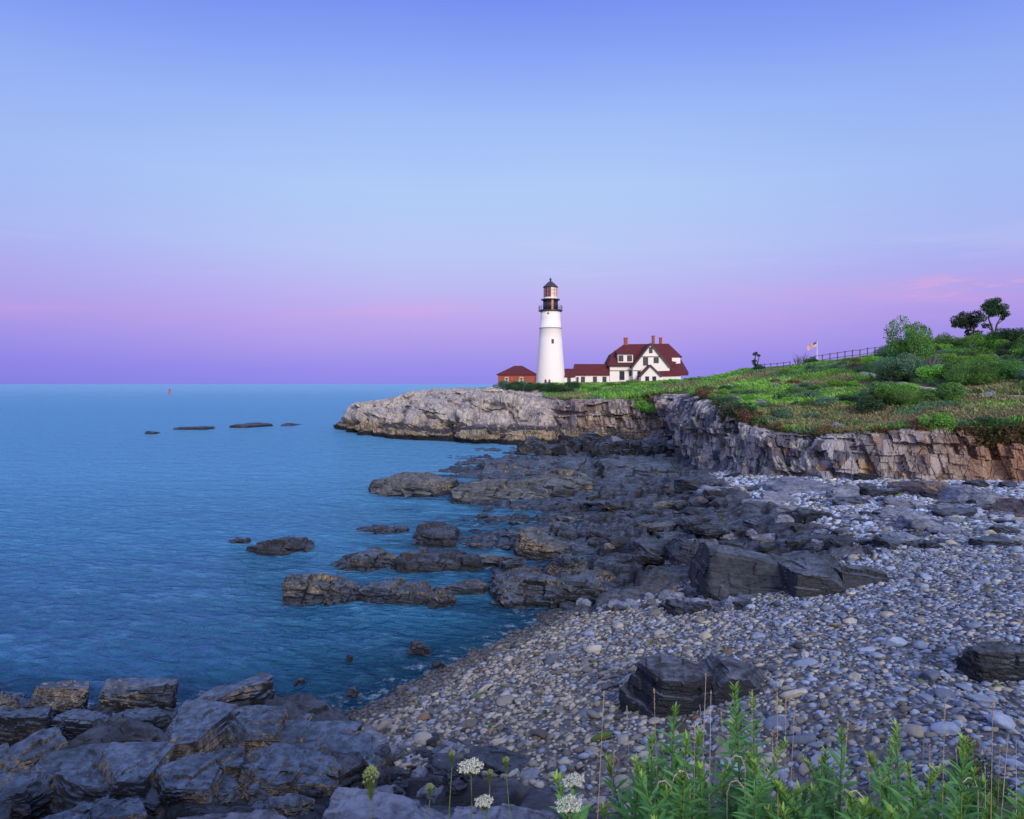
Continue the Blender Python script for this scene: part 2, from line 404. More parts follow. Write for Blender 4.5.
# ------------------------------------------------------------------ terrain
base_ctrl = []
def B(px, py, z): base_ctrl.append(on(px, py, z))
for a in [(0,690,-.4),(60,672,-1.0),(180,672,-1.0),(300,690,-.4),(345,722,.02),(400,690,0),(470,657,0),(530,627,0),(590,604,.08),
          (300,740,.3),(180,740,.4),(60,740,.4),(0,760,.5),(100,800,.6),(250,800,.7),(350,780,.6),
          (350,650,-.9),(430,630,-.7),(430,600,-.8),(200,620,-1.8),(0,620,-2.5),(0,520,-4),(200,500,-3),(300,560,-1.2),(330,500,-1.5),
          (250,460,-3),(100,430,-4),(350,450,-2.5),
          (600,575,.3),(600,540,.2),(600,510,.15),(560,500,.1),(520,545,-.2),(440,520,-.6),(500,518,-.35),(470,577,-.5),(400,585,-.6),(560,480,.25),(640,480,.45),(600,462,.3),
          (520,470,.1),(450,480,-.2),(400,470,-.8),(380,500,-1),(540,455,.0),(480,452,-.5),(430,450,-1.2),
          (640,560,.5),(650,520,.7),(700,500,1.0),(700,560,.95),(760,520,1.5),(650,600,.65),
          (600,650,.85),(540,680,.7),(600,720,1.15),(480,720,.75),(430,740,.6),(450,780,.9),(560,790,1.3),(700,640,1.35),(700,750,1.65),(800,600,1.7),(800,700,2.0),
          (900,550,2.1),(1000,520,2.5),(1000,600,2.5),(1000,720,2.6),(900,800,2.3),(700,810,1.7),(850,500,1.95),(940,500,2.3),
          (705,470,1.2),(765,480,1.8),(880,484,2.2),(1024,492,2.6),(1250,500,2.9),(1200,620,3.2),(1200,800,3.0),
          (600,442,.9),(660,444,1.0),(560,449,.3),(650,457,.4),(690,460,1.0),(-150,700,.3),(-200,600,-2),(-200,800,.8)]:
    B(*a)
for x in (-16, -8, -2, 4, 10, 16):
    for y, z in ((-8, 7.2), (0, 6.3), (2, 6.0), (3, 5.65), (4, 5.1), (5, 4.3), (6.5, 3.1), (8, 1.95)):
        base_ctrl.append((x, y, z))
    base_ctrl.append((x, 9.6, 1.15 if x < 6 else 1.7))
for x, y, z in ((-60, 60, -6), (-120, 120, -9), (-60, 25, -4), (0, 200, -6), (60, 200, -4), (-100, 220, -9), (40, 90, 0), (70, 60, 0)): base_ctrl.append((x, y, z))
base_f = RBF(base_ctrl)

def pxy(x, y, z=0.5):   # helper masks want a rough image position of a ground point (used only to outline regions of the shore in plan)
    return x, y
def ledge_mask(x, y):
    # plan outline of the ledge field
    poly = [on(340,446,0), on(330,520,0), on(210,530,0), on(210,560,0), on(270,612,0), on(470,612,0), on(560,610,.2), on(640,603,.5), on(700,585,.9), on(760,575,1.3), on(880,560,1.9),
            on(800,520,1.6), on(740,497,1.3), on(700,470,1.1), on(690,455,.9), on(660,440,1), on(560,440,1)]
    m = inpoly(x, y, [(p[0], p[1]) for p in poly], 1.2)
    poly2 = [on(-150,660,0), on(190,672,0), on(350,735,.1), on(400,775,.6), on(560,795,1.2), on(560,819,1.2), (3, 9), (-16, 9), (-22, 14)]
    m2 = inpoly(x, y, [(p[0], p[1]) for p in poly2], .5)
    return np.clip(m+m2, 0, 1), m, m2
def inpoly(x, y, P, soft):
    inside = np.zeros(x.shape, bool); d = np.full(x.shape, 1e9)
    n = len(P)
    for i in range(n):
        ax, ay = P[i]; bx, by = P[(i+1) % n]
        c = ((ay > y) != (by > y)); 
        with np.errstate(divide='ignore', invalid='ignore'):
            xi = (bx-ax)*(y-ay)/(by-ay+1e-12)+ax
        inside ^= (c & (x < xi))
        L2 = (bx-ax)**2+(by-ay)**2; t = np.clip(((x-ax)*(bx-ax)+(y-ay)*(by-ay))/L2, 0, 1)
        d = np.minimum(d, np.hypot(x-ax-t*(bx-ax), y-ay-t*(by-ay)))
    sd = np.where(inside, d, -d)
    return sstep(-soft, soft, sd)
def ledge_h(x, y):
    a = R(-14); u = x*math.cos(a)+y*math.sin(a); v = -x*math.sin(a)+y*math.cos(a)
    wv = 1.2*fbm(x*.12, y*.12, x*0, 3, 5)+.5*fbm(x*.5, y*.5, x*0, 2, 6)
    v = v+wv*2
    out = 0
    for (su, sv, A, s) in ((8.0, 2.2, .70, 11), (3.2, 1.0, .50, 23), (1.4, .5, .24, 31)):
        iv = np.floor(v/sv); uu = u/su+7*hsh(iv, s); iu = np.floor(uu)
        r = hsh(iu, iv, s+1); tl = hsh(iu, iv, s+2)-.35
        fv = v/sv-iv; fu = uu-iu
        edge = np.minimum(np.minimum(fv, 1-fv)*sv, np.minimum(fu, 1-fu)*su)
        out = out+A*(r-.5)+A*.9*tl*(fv-.5)-A*.5*(1-sstep(0, .14, edge))
    return out+.25*(fbm(x*1.4, y*1.4, x*0, 4, 9)-.5)
def ground(x, y, parts=False):
    x = np.asarray(x, float); y = np.asarray(y, float)
    b = base_f(x, y)
    far = sstep(160, 260, np.hypot(x, y)); b = b*(1-far)-8*far
    m, m1, m2 = ledge_mask(x, y)
    lh = ledge_h(x, y)
    z = b+m1*(lh+.12)+m2*(lh*.5+.18)+(1-m)*.10*(fbm(x*.5, y*.5, x*0, 3, 2)-.5)
    if parts: return z, m, b
    return z

NR, NC = 900, 900
Yr = -14+np.geomspace(5.0, 280, NR)
Yr = np.concatenate([Yr, [400, 800, 2500, 9000, 26000]])
sc_ = np.linspace(-1.05, 1.15, NC)
X = sc_[None, :]*(Yr[:, None]+15.0)*.92; Y = np.repeat(Yr[:, None], NC, 1)
Z, Mk, Bz = ground(X, Y, True)
def grid_faces(nr, nc):
    i = np.arange(nr-1)[:, None]*nc+np.arange(nc-1)[None]
    return np.stack([i, i+1, i+nc+1, i+nc], -1).reshape(-1, 4)
bank = sstep(10.0, 8.2, Y)
zone = np.stack([Mk, bank, ledge_mask(X, Y)[2]], -1).reshape(-1, 3)
me = np_mesh('ground', np.stack([X, Y, Z], -1).reshape(-1, 3), grid_faces(*X.shape), True, {'zone': zone})
tag(link('ground', me, M['ground']), kind='structure')

# ------------------------------------------------------------------ water
def water_mat():
    t = NT('sea_water'); g = t.n('ShaderNodeNewGeometry'); p = g.outputs['Position']
    sh = t.n('ShaderNodeAttribute', attribute_name='shallow').outputs['Fac']
    q = t.scale(p, (1, 1, 1), (0, 0, R(18)))
    w1 = t.noise(t.scale(q, (.28, .62, 1)), 1.0, 3, .5, .4)
    w2 = t.noise(t.scale(q, (1.3, 2.6, 1)), 1.0, 4, .6, .5)
    w3 = t.noise(t.scale(q, (.03, .09, 1)), 1.0, 3, .5)
    h = t.math('ADD', t.math('MULTIPLY', w1, 1.3), t.math('MULTIPLY', w2, .8))
    nb = t.bump(h, 1.0, .85)
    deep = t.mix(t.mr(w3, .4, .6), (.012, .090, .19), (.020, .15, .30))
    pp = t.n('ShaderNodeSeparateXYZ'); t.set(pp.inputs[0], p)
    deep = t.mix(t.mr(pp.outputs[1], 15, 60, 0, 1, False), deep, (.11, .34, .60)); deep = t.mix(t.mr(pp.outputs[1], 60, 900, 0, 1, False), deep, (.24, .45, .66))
    crest = t.mr(t.math('ADD', t.math('MULTIPLY', w1, .5), t.math('MULTIPLY', w2, .5)), .50, .66, 0, .35); deep = t.mix(crest, deep, (.16, .42, .72))
    foam = t.math('MULTIPLY', t.mr(sh, .80, .97), t.mr(t.noise(p, 2.2, 5, .75), .50, .62, 0, .55)); deep = t.mix(foam, deep, (.55, .66, .8))
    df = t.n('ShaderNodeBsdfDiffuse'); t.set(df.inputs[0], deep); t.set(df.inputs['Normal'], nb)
    gl = t.n('ShaderNodeBsdfGlossy'); gl.inputs['Color'].default_value = (.42, .80, .98, 1); gl.inputs['Roughness'].default_value = .16; t.set(gl.inputs['Normal'], nb)
    fr = t.n('ShaderNodeFresnel'); fr.inputs['IOR'].default_value = 1.33; t.set(fr.inputs['Normal'], nb)
    mg = t.n('ShaderNodeMixShader'); t.set(mg.inputs[0], t.math('MINIMUM', t.math('MULTIPLY', fr.outputs[0], 1.1), .48)); t.t.links.new(df.outputs[0], mg.inputs[1]); t.t.links.new(gl.outputs[0], mg.inputs[2]); sfc = mg.outputs[0]
    tr = t.n('ShaderNodeBsdfTransparent'); tr.inputs[0].default_value = (.25, .45, .62, 1)
    mx = t.n('ShaderNodeMixShader'); t.set(mx.inputs[0], t.math('MULTIPLY', t.math('MULTIPLY', sh, .62), t.math('SUBTRACT', 1, foam)))
    t.t.links.new(sfc, mx.inputs[1]); t.t.links.new(tr.outputs[0], mx.inputs[2])
    return t.out(mx.outputs[0])
M['water'] = water_mat()
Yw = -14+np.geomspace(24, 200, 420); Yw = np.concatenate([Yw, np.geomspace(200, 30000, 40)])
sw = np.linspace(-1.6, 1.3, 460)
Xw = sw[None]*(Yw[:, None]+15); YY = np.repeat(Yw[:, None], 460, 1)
dz = base_f(Xw, YY)
m_, _a, _b = ledge_mask(Xw, YY)
shal = sstep(-.8, 0.0, ground(Xw, YY))*(YY < 60)
me = np_mesh('sea', np.stack([Xw, YY, Xw*0], -1).reshape(-1, 3), grid_faces(*Xw.shape), True, {'shallow': shal.ravel()})
tag(link('sea', me, M['water']), kind='structure')

# ------------------------------------------------------------------ cliff + upland sheet
cols = [  # foot(px,Y,z) top(px,Y,py) inner(px,Y) shelf rust
 ((760,190,-1),(750,182,384),(690,152),0,0), ((500,178,-1),(508,165,386),(560,150),0,0), ((420,150,-1),(440,140,391.5),(480,132),0,0), ((362,132,-1),(385,127,402),(410,124),.5,0),
 ((335,119,-1),(352,118,405),(375,119),1,0), ((343,112,-1),(362,113,404),(380,117),1,0), ((372,105,-1),(388,112,403),(398,120),1,0),
 ((405,100,-1),(408,114,392),(420,124),1,0), ((440,96,-1),(440,112,391),(445,126),1,0), ((480,92.5,-1),(478,110,390),(485,130),1,0),
 ((520,90.5,-.6),(508,108,391),(520,135),1,0), ((548,89.5,-.2),(538,104,398),(545,140),.8,.1), ((575,88,.6),(575,94,399),(570,145),.1,.5),
 ((620,87,.8),(620,91,399),(610,145),0,.35), ((660,86,.8),(662,89,394),(650,140),0,.2), ((684,80,1.0),(690,84,394),(690,130),0,.1),
 ((688,66,1.0),(700,69,396),(720,125),0,0), ((697,57,.9),(712,59,398),(760,120),0,0), ((730,50,1.2),(740,52.5,421),(800,115),0,0),
 ((775,46,1.5),(780,48,433),(860,110),0,.15), ((830,43,1.8),(832,44.6,434),(930,105),0,.05), ((880,42,1.9),(882,43.6,430),(990,100),0,.25),
 ((940,40,2.1),(942,41.8,428),(1060,95),0,.5), ((1000,38.5,2.3),(1002,40.3,429),(1130,90),0,1), ((1100,36,2.5),(1105,38,420),(1300,80),0,1), ((1250,32,2.8),(1260,34,410),(1500,70),0,.8)]
up_ctrl = [at(*q) for q in ((742,406,60),(768,411,56),(715,394,66),(800,419,52))]
for f_, t_, i_, s_, r_ in cols: up_ctrl.append(at(t_[0], t_[2], t_[1]))
for a in [(510,386,150),(560,384.7,150),(620,383.6,150),(690,381,150),(540,388.5,125),(600,388,120),(660,388,110),(700,382,110),(745,372,95),(770,370,92),(800,367,88),(850,359,84),(900,354,82),
          (940,352,80),(1000,350,78),(1100,350,76),(1300,344,72),(720,390,75),(760,394,66),(800,394,62),(850,389,62),(900,384,60),(950,382,58),(1000,379,57),(1060,379,54),(1250,374,50),
          (780,411,53),(880,409,51),(980,406,48),(1100,399,45),(690,384,170),(500,390,165)]:
    up_ctrl.append(at(*a))
for px, Yv, z in ((720,125,8.3),(760,120,8.8),(800,115,9.5),(860,110,10.2),(930,105,10.8),(990,100,11),(1060,95,11.2),(1130,90,11.4),(1300,80,12),(1500,70,12.5)):
    up_ctrl.append(((px-CX)/F*Yv, Yv, z))
up_f = RBF(up_ctrl)
K = len(cols); foot = np.array([((f[0]-CX)/F*f[1], f[1], f[2]) for f, *_ in cols]); top = np.array([at(t[0], t[2], t[1]) for _, t, *_ in cols])
inn = np.array([((c[2][0]-CX)/F*c[2][1], c[2][1]) for c in cols]); shf = np.array([c[3] for c in cols]); rus = np.array([c[4] for c in cols])
seg = np.maximum(np.linalg.norm(np.diff(foot[:, :2], axis=0), axis=1), np.linalg.norm(np.diff(top[:, :2], axis=0), axis=1))/np.minimum(top[:-1, 1], top[1:, 1])*45
seg[0] *= .3; seg[1] *= .4
S = np.concatenate([[0], np.cumsum(seg)]); ss = np.linspace(0, S[-1], 1500)
def ip(a): return np.stack([np.interp(ss, S, a[:, k]) for k in range(a.shape[1])], -1)
Ft, Tp, In = ip(foot), ip(top), ip(inn); Sh = np.interp(ss, S, shf); Ru = np.interp(ss, S, rus)
# wiggle of the cliff line
wig = (fbm(Ft[:, 0]*.16, Ft[:, 1]*.16, Ft[:, 0]*0, 3, 77)-.5)
Ft[:, 1] += wig*4.0; Tp[:, 1] += wig*4.5
NV = 110
tt = np.linspace(0, 1, NV)
pa_v = np.interp(tt, [0, .1, .3, .7, .9, 1], [0, .15, .3, .55, .75, 1]); pb_v = np.interp(tt, [0, .1, .3, .7, .9, 1], [0, .12, .35, .8, .95, 1])
pa_s = np.interp(tt, [0, .25, .4, .6, .8, 1], [0, .03, .26, .42, .66, 1]); pb_s = np.interp(tt, [0, .25, .4, .6, .8, 1], [-.02, .31, .36, .68, .89, 1])
A = pa_v[None]*(1-Sh[:, None])+pa_s[None]*Sh[:, None]; Bb = pb_v[None]*(1-Sh[:, None])+pb_s[None]*Sh[:, None]
CX3 = Ft[:, None, 0]+(Tp[:, None, 0]-Ft[:, None, 0])*A; CY3 = Ft[:, None, 1]+(Tp[:, None, 1]-Ft[:, None, 1])*A
zt = ztop = up_f(Tp[:, 0], Tp[:, 1]); CZ3 = Ft[:, None, 2]+(zt[:, None]-Ft[:, None, 2])*Bb
# outward direction
tang = np.gradient(Ft[:, :2], axis=0); tang = tang/(np.linalg.norm(tang, axis=1)[:, None]+1e-9)
ker = np.ones(41)/41; tang = np.stack([np.convolve(np.pad(tang[:, k], 20, 'edge'), ker, 'valid') for k in range(2)], -1); tang /= np.linalg.norm(tang, axis=1)[:, None]
outw = np.stack([tang[:, 1], -tang[:, 0]], -1)
arc = np.concatenate([[0], np.cumsum(np.linalg.norm(np.diff(Ft[:, :2], axis=0), axis=1))])
U = np.repeat(arc[:, None], NV, 1); tilt = CZ3*.28
near = np.interp(Ft[:, 1], [40, 60, 90], [1, .9, 1.3])[:, None]
b1 = blocks((U+tilt)/2.6, U*0+.5, CZ3/2.4, 1)-.5; b2 = blocks((U+tilt)/1.0, U*0+.5, CZ3/1.3, 2)-.5; b3 = blocks((U+tilt)/.42, U*0+.5, CZ3/.55, 3)-.5
b4 = blocks((U+tilt)/.22, U*0+.5, CZ3/1.2, 4)-.5
nn = fbm(CX3*.5, CY3*.5, CZ3*.5, 5, 8)-.5; n0 = fbm(CX3*.13+tilt*.3, CY3*.13, CZ3*.10, 3, 18)-.5; b0 = blocks((U+tilt)/5.5, U*0+.5, CZ3/5, 21)-.5
env = np.sin(np.pi*np.clip(tt, 0, 1))[None]**.5*.8+.2
P1 = sstep(.3, .8, Sh)[:, None]
bd = blocks((U-CZ3*.9)/3.2, U*0+.5, (CZ3+U*.12)/1.7, 61)-.5; bd2 = blocks((U-CZ3*.9)/1.3, U*0+.5, (CZ3+U*.12)/.8, 62)-.5
D = ((b0*1.7+n0*5.0+b1*1.5+b2*1.0+b3*.34+b4*.08+nn*.5)*(1-P1)+(b0*2.2+n0*9+bd*1.5+bd2*.6+nn*.9)*P1)*env*near*.85
CX3 = CX3+outw[:, None, 0]*D; CY3 = CY3+outw[:, None, 1]*D
CZ3 = CZ3+(n0*6.0*sstep(.35, .6, tt)[None]+bd*1.0+bd2*.4+nn*.6)*Sh[:, None]*env+ (b3*.15+nn*.3)*env
CZ3[:, -1] = zt
wet = sstep(55, 80, Ft[:, 1])
prom = sstep(.3, .8, Sh)
zn = np.stack([np.repeat(prom[:, None], NV, 1), np.repeat(Ru[:, None], NV, 1), np.repeat(wet[:, None], NV, 1)], -1)
fc = grid_faces(len(ss), NV)[:, ::-1]
me = np_mesh('cliff', np.stack([CX3, CY3, CZ3], -1).reshape(-1, 3), fc, False, {'zone': zn.reshape(-1, 3)})
tag(link('cliff', me, M['cliff']), kind='structure')
# upland: overlaps the cliff edge with a small turf lip
NU = 150
uu = np.linspace(0, 1, NU)**1.3
Tx = Tp[:, 0]+outw[:, 0]*.12; Ty = Tp[:, 1]+outw[:, 1]*.12
UX = Tx[:, None]+(In[:, None, 0]-Tx[:, None])*uu; UY = Ty[:, None]+(In[:, None, 1]-Ty[:, None])*uu
def upland(x, y):
    return up_f(x, y)+.7*(fbm(x*.22, y*.22, x*0, 4, 41)-.5)+.18*(fbm(x*1.5, y*1.5, x*0, 3, 42)-.5)
UZ = upland(UX, UY); UZ[:, 0] -= .3; UZ[:, 1] -= .05
rocky = prom[:, None]*sstep(1.02, .9, uu)[None]
keep = slice(None, None, 2)
UXk, UYk, UZk = UX[keep], UY[keep], UZ[keep]
# the bare promontory top carries cliff rock, the rest turf
fcs = grid_faces(UXk.shape[0], NU)[:, ::-1]
rk = (np.repeat(prom[keep][:, None], NU, 1) > .55)
UZr = UZk+np.where(rk, .5*(blocks(UXk/1.6, UYk/1.2, UXk*0, 5)-.5)+.5*(fbm(UXk*.8, UYk*.8, UXk*0, 4, 6)-.5), 0)
me = np_mesh('hillside', np.stack([UXk, UYk, UZr], -1).reshape(-1, 3), fcs, True,
             {'zone': np.stack([np.repeat(prom[keep][:, None], NU, 1)]*1+[np.zeros_like(UXk)]*2, -1).reshape(-1, 3)})
me.materials.append(M['hill']); me.materials.append(M['cliff'])
cen = rk.ravel()[fcs].mean(1) > .5
me.polygons.foreach_set('material_index', cen.astype(np.int32))
tag(link('hillside', me), kind='structure')

# far headland turf behind the house
# path on the hillside
pp = [(862,372,70),(880,379,66),(905,391,59),(930,397,56),(955,401,53),(985,404,51),(1010,405,50),(1060,410,47)]
pts = np.array([at(*p)[:2] for p in pp]); tq = np.linspace(0, len(pp)-1, 90)
px_ = np.interp(tq, range(len(pp)), pts[:, 0]); py_ = np.interp(tq, range(len(pp)), pts[:, 1])
wv = np.linspace(-1.0, 1.0, 9); 
tx = np.gradient(px_); ty = np.gradient(py_); L = np.hypot(tx, ty); nx, ny = -ty/L, tx/L
wd = .60+.2*np.sin(tq*2.1)
GX = px_[:, None]+nx[:, None]*wv*wd[:, None]; GY = py_[:, None]+ny[:, None]*wv*wd[:, None]
PZ = upland(GX, GY)+.10-.12*np.abs(wv)[None]**3
me = np_mesh('path', np.stack([GX, GY, PZ], -1).reshape(-1, 3), grid_faces(90, 9), True)
tag(link('path', me, M['path']), kind='structure')
def near_path(x, y, r=1.5):
    d = np.full(np.shape(x), 1e9)
    for a, b in zip(px_[::2], py_[::2]): d = np.minimum(d, np.hypot(x-a, y-b))
    return d < r

# ------------------------------------------------------------------ rocks
_cg = {}
def cube_grid(n):
    if n in _cg: return _cg[n]
    l = np.linspace(-1, 1, n+1); a, b = np.meshgrid(l, l, indexing='ij'); o = np.ones_like(a)
    fs = [np.stack(q, -1).reshape(-1, 3) for q in ((a, b, o), (b, a, -o), (o, a, b), (-o, b, a), (b, o, a), (a, -o, b))]
    V = np.concatenate(fs); g = grid_faces(n+1, n+1)[:, ::-1]
    Fq = np.concatenate([g[:, ::-1]+i*(n+1)**2 for i in range(6)])
    key = np.round(V*10000).astype(np.int64); u, idx, inv = np.unique(key, axis=0, return_index=True, return_inverse=True)
    inv = inv.ravel(); V = V[idx]; Fq = inv[Fq]
    # orient outward
    c = V[Fq].mean(1); nrm = np.cross(V[Fq[:, 1]]-V[Fq[:, 0]], V[Fq[:, 2]]-V[Fq[:, 0]]); fl = (nrm*c).sum(1) < 0
    Fq[fl] = Fq[fl][:, ::-1]
    _cg[n] = (V, Fq); return _cg[n]
def vnormals(V, Fq):
    n = np.cross(V[Fq[:, 2]]-V[Fq[:, 0]], V[Fq[:, 3]]-V[Fq[:, 1]]); out = np.zeros_like(V)
    for k in range(4): np.add.at(out, Fq[:, k], n)
    return out/(np.linalg.norm(out, axis=1)[:, None]+1e-9)
def rock_mesh(name, center, half, rz, seed, n=12, rnd=.25, amp=.1, planes=7, tilt=(0, 0), wblock=1.0, smooth=False):
    """irregular jointed block; returns mesh local to the base centre"""
    r = np.random.default_rng(seed); V, Fq = cube_grid(n); V = V.copy()
    sp = V/np.linalg.norm(V, axis=1)[:, None]*1.25
    V = V*(1-rnd)+sp*rnd
    off = r.uniform(-.22, .22, (2, 2, 2, 3))*np.array([1, 1, .45]); t = (V+1)/2; t = np.clip(t, 0, 1)
    W = 0
    for i in (0, 1):
        for j in (0, 1):
            for k in (0, 1):
                w = (t[:, 0] if i else 1-t[:, 0])*(t[:, 1] if j else 1-t[:, 1])*(t[:, 2] if k else 1-t[:, 2])
                W = W+w[:, None]*off[i, j, k]
    V = V+W
    for _ in range(planes):
        d = r.normal(size=3); d[2] = abs(d[2])*.8; d /= np.linalg.norm(d); lim = r.uniform(.82, 1.12)
        ov = np.maximum(0, V@d-lim); V = V-ov[:, None]*d
    V = V*np.array(half)
    V[:, 2] += V[:, 0]*math.tan(tilt[0])+V[:, 1]*math.tan(tilt[1])
    c, s = math.cos(rz), math.sin(rz); V = np.stack([V[:, 0]*c-V[:, 1]*s, V[:, 0]*s+V[:, 1]*c, V[:, 2]], -1)
    N = vnormals(V, Fq); P = V+np.array(center)
    h = min(half); m = max(half)
    bs = np.clip(m*.55, .25, 2.2)*wblock
    q = P.copy(); a = R(-14)
    u = q[:, 0]*math.cos(a)+q[:, 1]*math.sin(a); v = -q[:, 0]*math.sin(a)+q[:, 1]*math.cos(a); w = q[:, 2]+u*.08
    d = (blocks(u/bs, v/bs, w/(bs*.45), seed % 97)-.5)*1.0+(blocks(u/(bs*.4), v/(bs*.4), w/(bs*.16), seed % 89+4)-.5)*.5
    d = d+(fbm(q[:, 0]*1.3/bs, q[:, 1]*1.3/bs, q[:, 2]*1.3/bs, 4, seed % 51)-.5)*.9
    V = V+N*(d*amp)[:, None]
    bz = -half[2]
    V[:, 2] -= bz
    return np_mesh(name, V, Fq, smooth)
ROCKS = []
def rock(name, mat, label, cat, px0, px1, pyb, pyf, zt, thick, rz=0, n=24, rnd=.2, amp=None, seed=None, group=None, planes=6, tilt=(0, 0), wb=1.0):
    """top surface at height zt reaching from row pyb (back) to pyf (front edge)"""
    Yb = (H-zt)*F/(pyb-HY); Yf = (H-zt)*F/(pyf-HY); Yc = (Yb+Yf)/2; hy = (Yb-Yf)/2
    hx = (px1-px0)/2/F*Yf*.87; hy = hy*.9; x = ((px0+px1)/2-CX)/F*Yc
    seed = seed or int(px0*7+pyb*13); amp = amp if amp is not None else min(.16*min(hx, hy)+.05, .35)
    ctr = (x, Yc, zt-thick/2)
    me = rock_mesh(name, ctr, (hx, hy, thick/2), rz, seed, n, rnd, amp, planes, tilt, wb)
    o = link(name, me, M[mat], None, (x, Yc, zt-thick)); tag(o, label, cat, group)
    ROCKS.append((x, Yc, max(hx, hy))); return o
# ledges in the cove
G1 = 'dark rock ledges reaching into the water'
L = rock
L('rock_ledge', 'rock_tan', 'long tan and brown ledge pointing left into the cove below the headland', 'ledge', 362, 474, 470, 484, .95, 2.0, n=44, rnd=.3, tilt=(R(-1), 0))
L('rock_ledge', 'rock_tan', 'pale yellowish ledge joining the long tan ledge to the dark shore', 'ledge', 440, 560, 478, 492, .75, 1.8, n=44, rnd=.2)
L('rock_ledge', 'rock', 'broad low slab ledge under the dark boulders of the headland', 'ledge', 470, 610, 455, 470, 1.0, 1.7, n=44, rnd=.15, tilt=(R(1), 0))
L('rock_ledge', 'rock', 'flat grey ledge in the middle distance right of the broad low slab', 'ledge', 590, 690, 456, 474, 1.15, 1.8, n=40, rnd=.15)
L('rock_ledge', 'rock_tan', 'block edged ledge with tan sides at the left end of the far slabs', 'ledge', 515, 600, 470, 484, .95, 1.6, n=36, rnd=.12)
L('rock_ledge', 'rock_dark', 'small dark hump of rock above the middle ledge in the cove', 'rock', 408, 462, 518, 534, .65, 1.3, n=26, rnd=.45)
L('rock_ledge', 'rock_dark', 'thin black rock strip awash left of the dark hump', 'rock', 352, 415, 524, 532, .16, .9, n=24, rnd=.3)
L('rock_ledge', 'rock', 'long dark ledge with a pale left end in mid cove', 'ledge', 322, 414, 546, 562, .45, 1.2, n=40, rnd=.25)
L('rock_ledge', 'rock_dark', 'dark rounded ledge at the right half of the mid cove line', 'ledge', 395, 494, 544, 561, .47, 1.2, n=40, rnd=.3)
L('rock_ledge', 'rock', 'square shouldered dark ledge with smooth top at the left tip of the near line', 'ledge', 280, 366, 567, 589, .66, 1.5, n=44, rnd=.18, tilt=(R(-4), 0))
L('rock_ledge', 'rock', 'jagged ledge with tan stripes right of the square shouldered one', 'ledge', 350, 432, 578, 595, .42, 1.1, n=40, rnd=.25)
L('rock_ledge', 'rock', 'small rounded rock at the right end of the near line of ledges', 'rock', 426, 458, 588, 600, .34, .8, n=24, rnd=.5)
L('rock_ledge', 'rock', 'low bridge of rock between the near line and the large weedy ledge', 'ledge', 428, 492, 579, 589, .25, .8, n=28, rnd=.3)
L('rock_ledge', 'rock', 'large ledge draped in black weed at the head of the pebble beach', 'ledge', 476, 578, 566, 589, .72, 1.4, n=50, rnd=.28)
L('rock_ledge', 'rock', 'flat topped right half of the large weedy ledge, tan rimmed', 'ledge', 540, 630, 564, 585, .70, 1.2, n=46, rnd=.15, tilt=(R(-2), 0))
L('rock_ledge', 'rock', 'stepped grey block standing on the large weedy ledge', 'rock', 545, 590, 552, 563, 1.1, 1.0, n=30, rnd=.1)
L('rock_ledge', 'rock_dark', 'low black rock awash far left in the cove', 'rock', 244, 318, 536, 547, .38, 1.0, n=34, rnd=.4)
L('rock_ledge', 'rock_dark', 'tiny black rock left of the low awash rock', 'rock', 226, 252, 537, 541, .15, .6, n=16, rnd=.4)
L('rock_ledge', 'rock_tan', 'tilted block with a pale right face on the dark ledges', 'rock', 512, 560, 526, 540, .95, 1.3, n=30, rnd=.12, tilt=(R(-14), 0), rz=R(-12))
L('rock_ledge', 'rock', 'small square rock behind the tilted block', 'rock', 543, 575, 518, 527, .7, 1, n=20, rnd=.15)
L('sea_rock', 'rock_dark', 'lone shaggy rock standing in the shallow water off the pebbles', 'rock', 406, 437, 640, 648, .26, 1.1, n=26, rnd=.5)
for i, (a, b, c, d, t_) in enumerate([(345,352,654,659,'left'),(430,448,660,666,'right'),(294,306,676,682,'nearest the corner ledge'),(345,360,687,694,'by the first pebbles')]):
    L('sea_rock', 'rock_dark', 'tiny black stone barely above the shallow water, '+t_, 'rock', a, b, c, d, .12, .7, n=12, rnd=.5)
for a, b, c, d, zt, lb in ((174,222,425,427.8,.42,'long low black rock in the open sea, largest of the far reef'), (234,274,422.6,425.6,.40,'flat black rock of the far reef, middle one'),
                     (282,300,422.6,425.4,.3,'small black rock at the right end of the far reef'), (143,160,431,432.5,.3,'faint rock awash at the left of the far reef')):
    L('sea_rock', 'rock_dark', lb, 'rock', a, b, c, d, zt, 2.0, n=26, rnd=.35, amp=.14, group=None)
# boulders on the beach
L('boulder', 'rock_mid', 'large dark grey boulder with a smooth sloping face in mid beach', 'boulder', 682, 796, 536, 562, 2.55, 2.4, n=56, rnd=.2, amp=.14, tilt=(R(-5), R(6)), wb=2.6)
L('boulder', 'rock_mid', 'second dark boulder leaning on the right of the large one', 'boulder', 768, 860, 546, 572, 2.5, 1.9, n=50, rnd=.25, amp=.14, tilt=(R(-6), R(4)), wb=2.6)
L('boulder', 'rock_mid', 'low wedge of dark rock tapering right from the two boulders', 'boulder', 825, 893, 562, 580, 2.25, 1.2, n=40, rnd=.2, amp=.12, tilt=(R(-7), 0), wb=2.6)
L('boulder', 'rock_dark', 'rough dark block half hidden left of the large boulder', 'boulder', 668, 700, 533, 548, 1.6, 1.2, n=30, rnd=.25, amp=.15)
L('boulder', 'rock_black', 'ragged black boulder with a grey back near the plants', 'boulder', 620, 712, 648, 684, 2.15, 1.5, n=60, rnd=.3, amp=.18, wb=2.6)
L('boulder', 'rock_black', 'smooth ribbed grey rock behind the ragged black boulder', 'boulder', 676, 782, 652, 692, 2.05, 1.4, n=54, rnd=.5, amp=.09, wb=2.6)
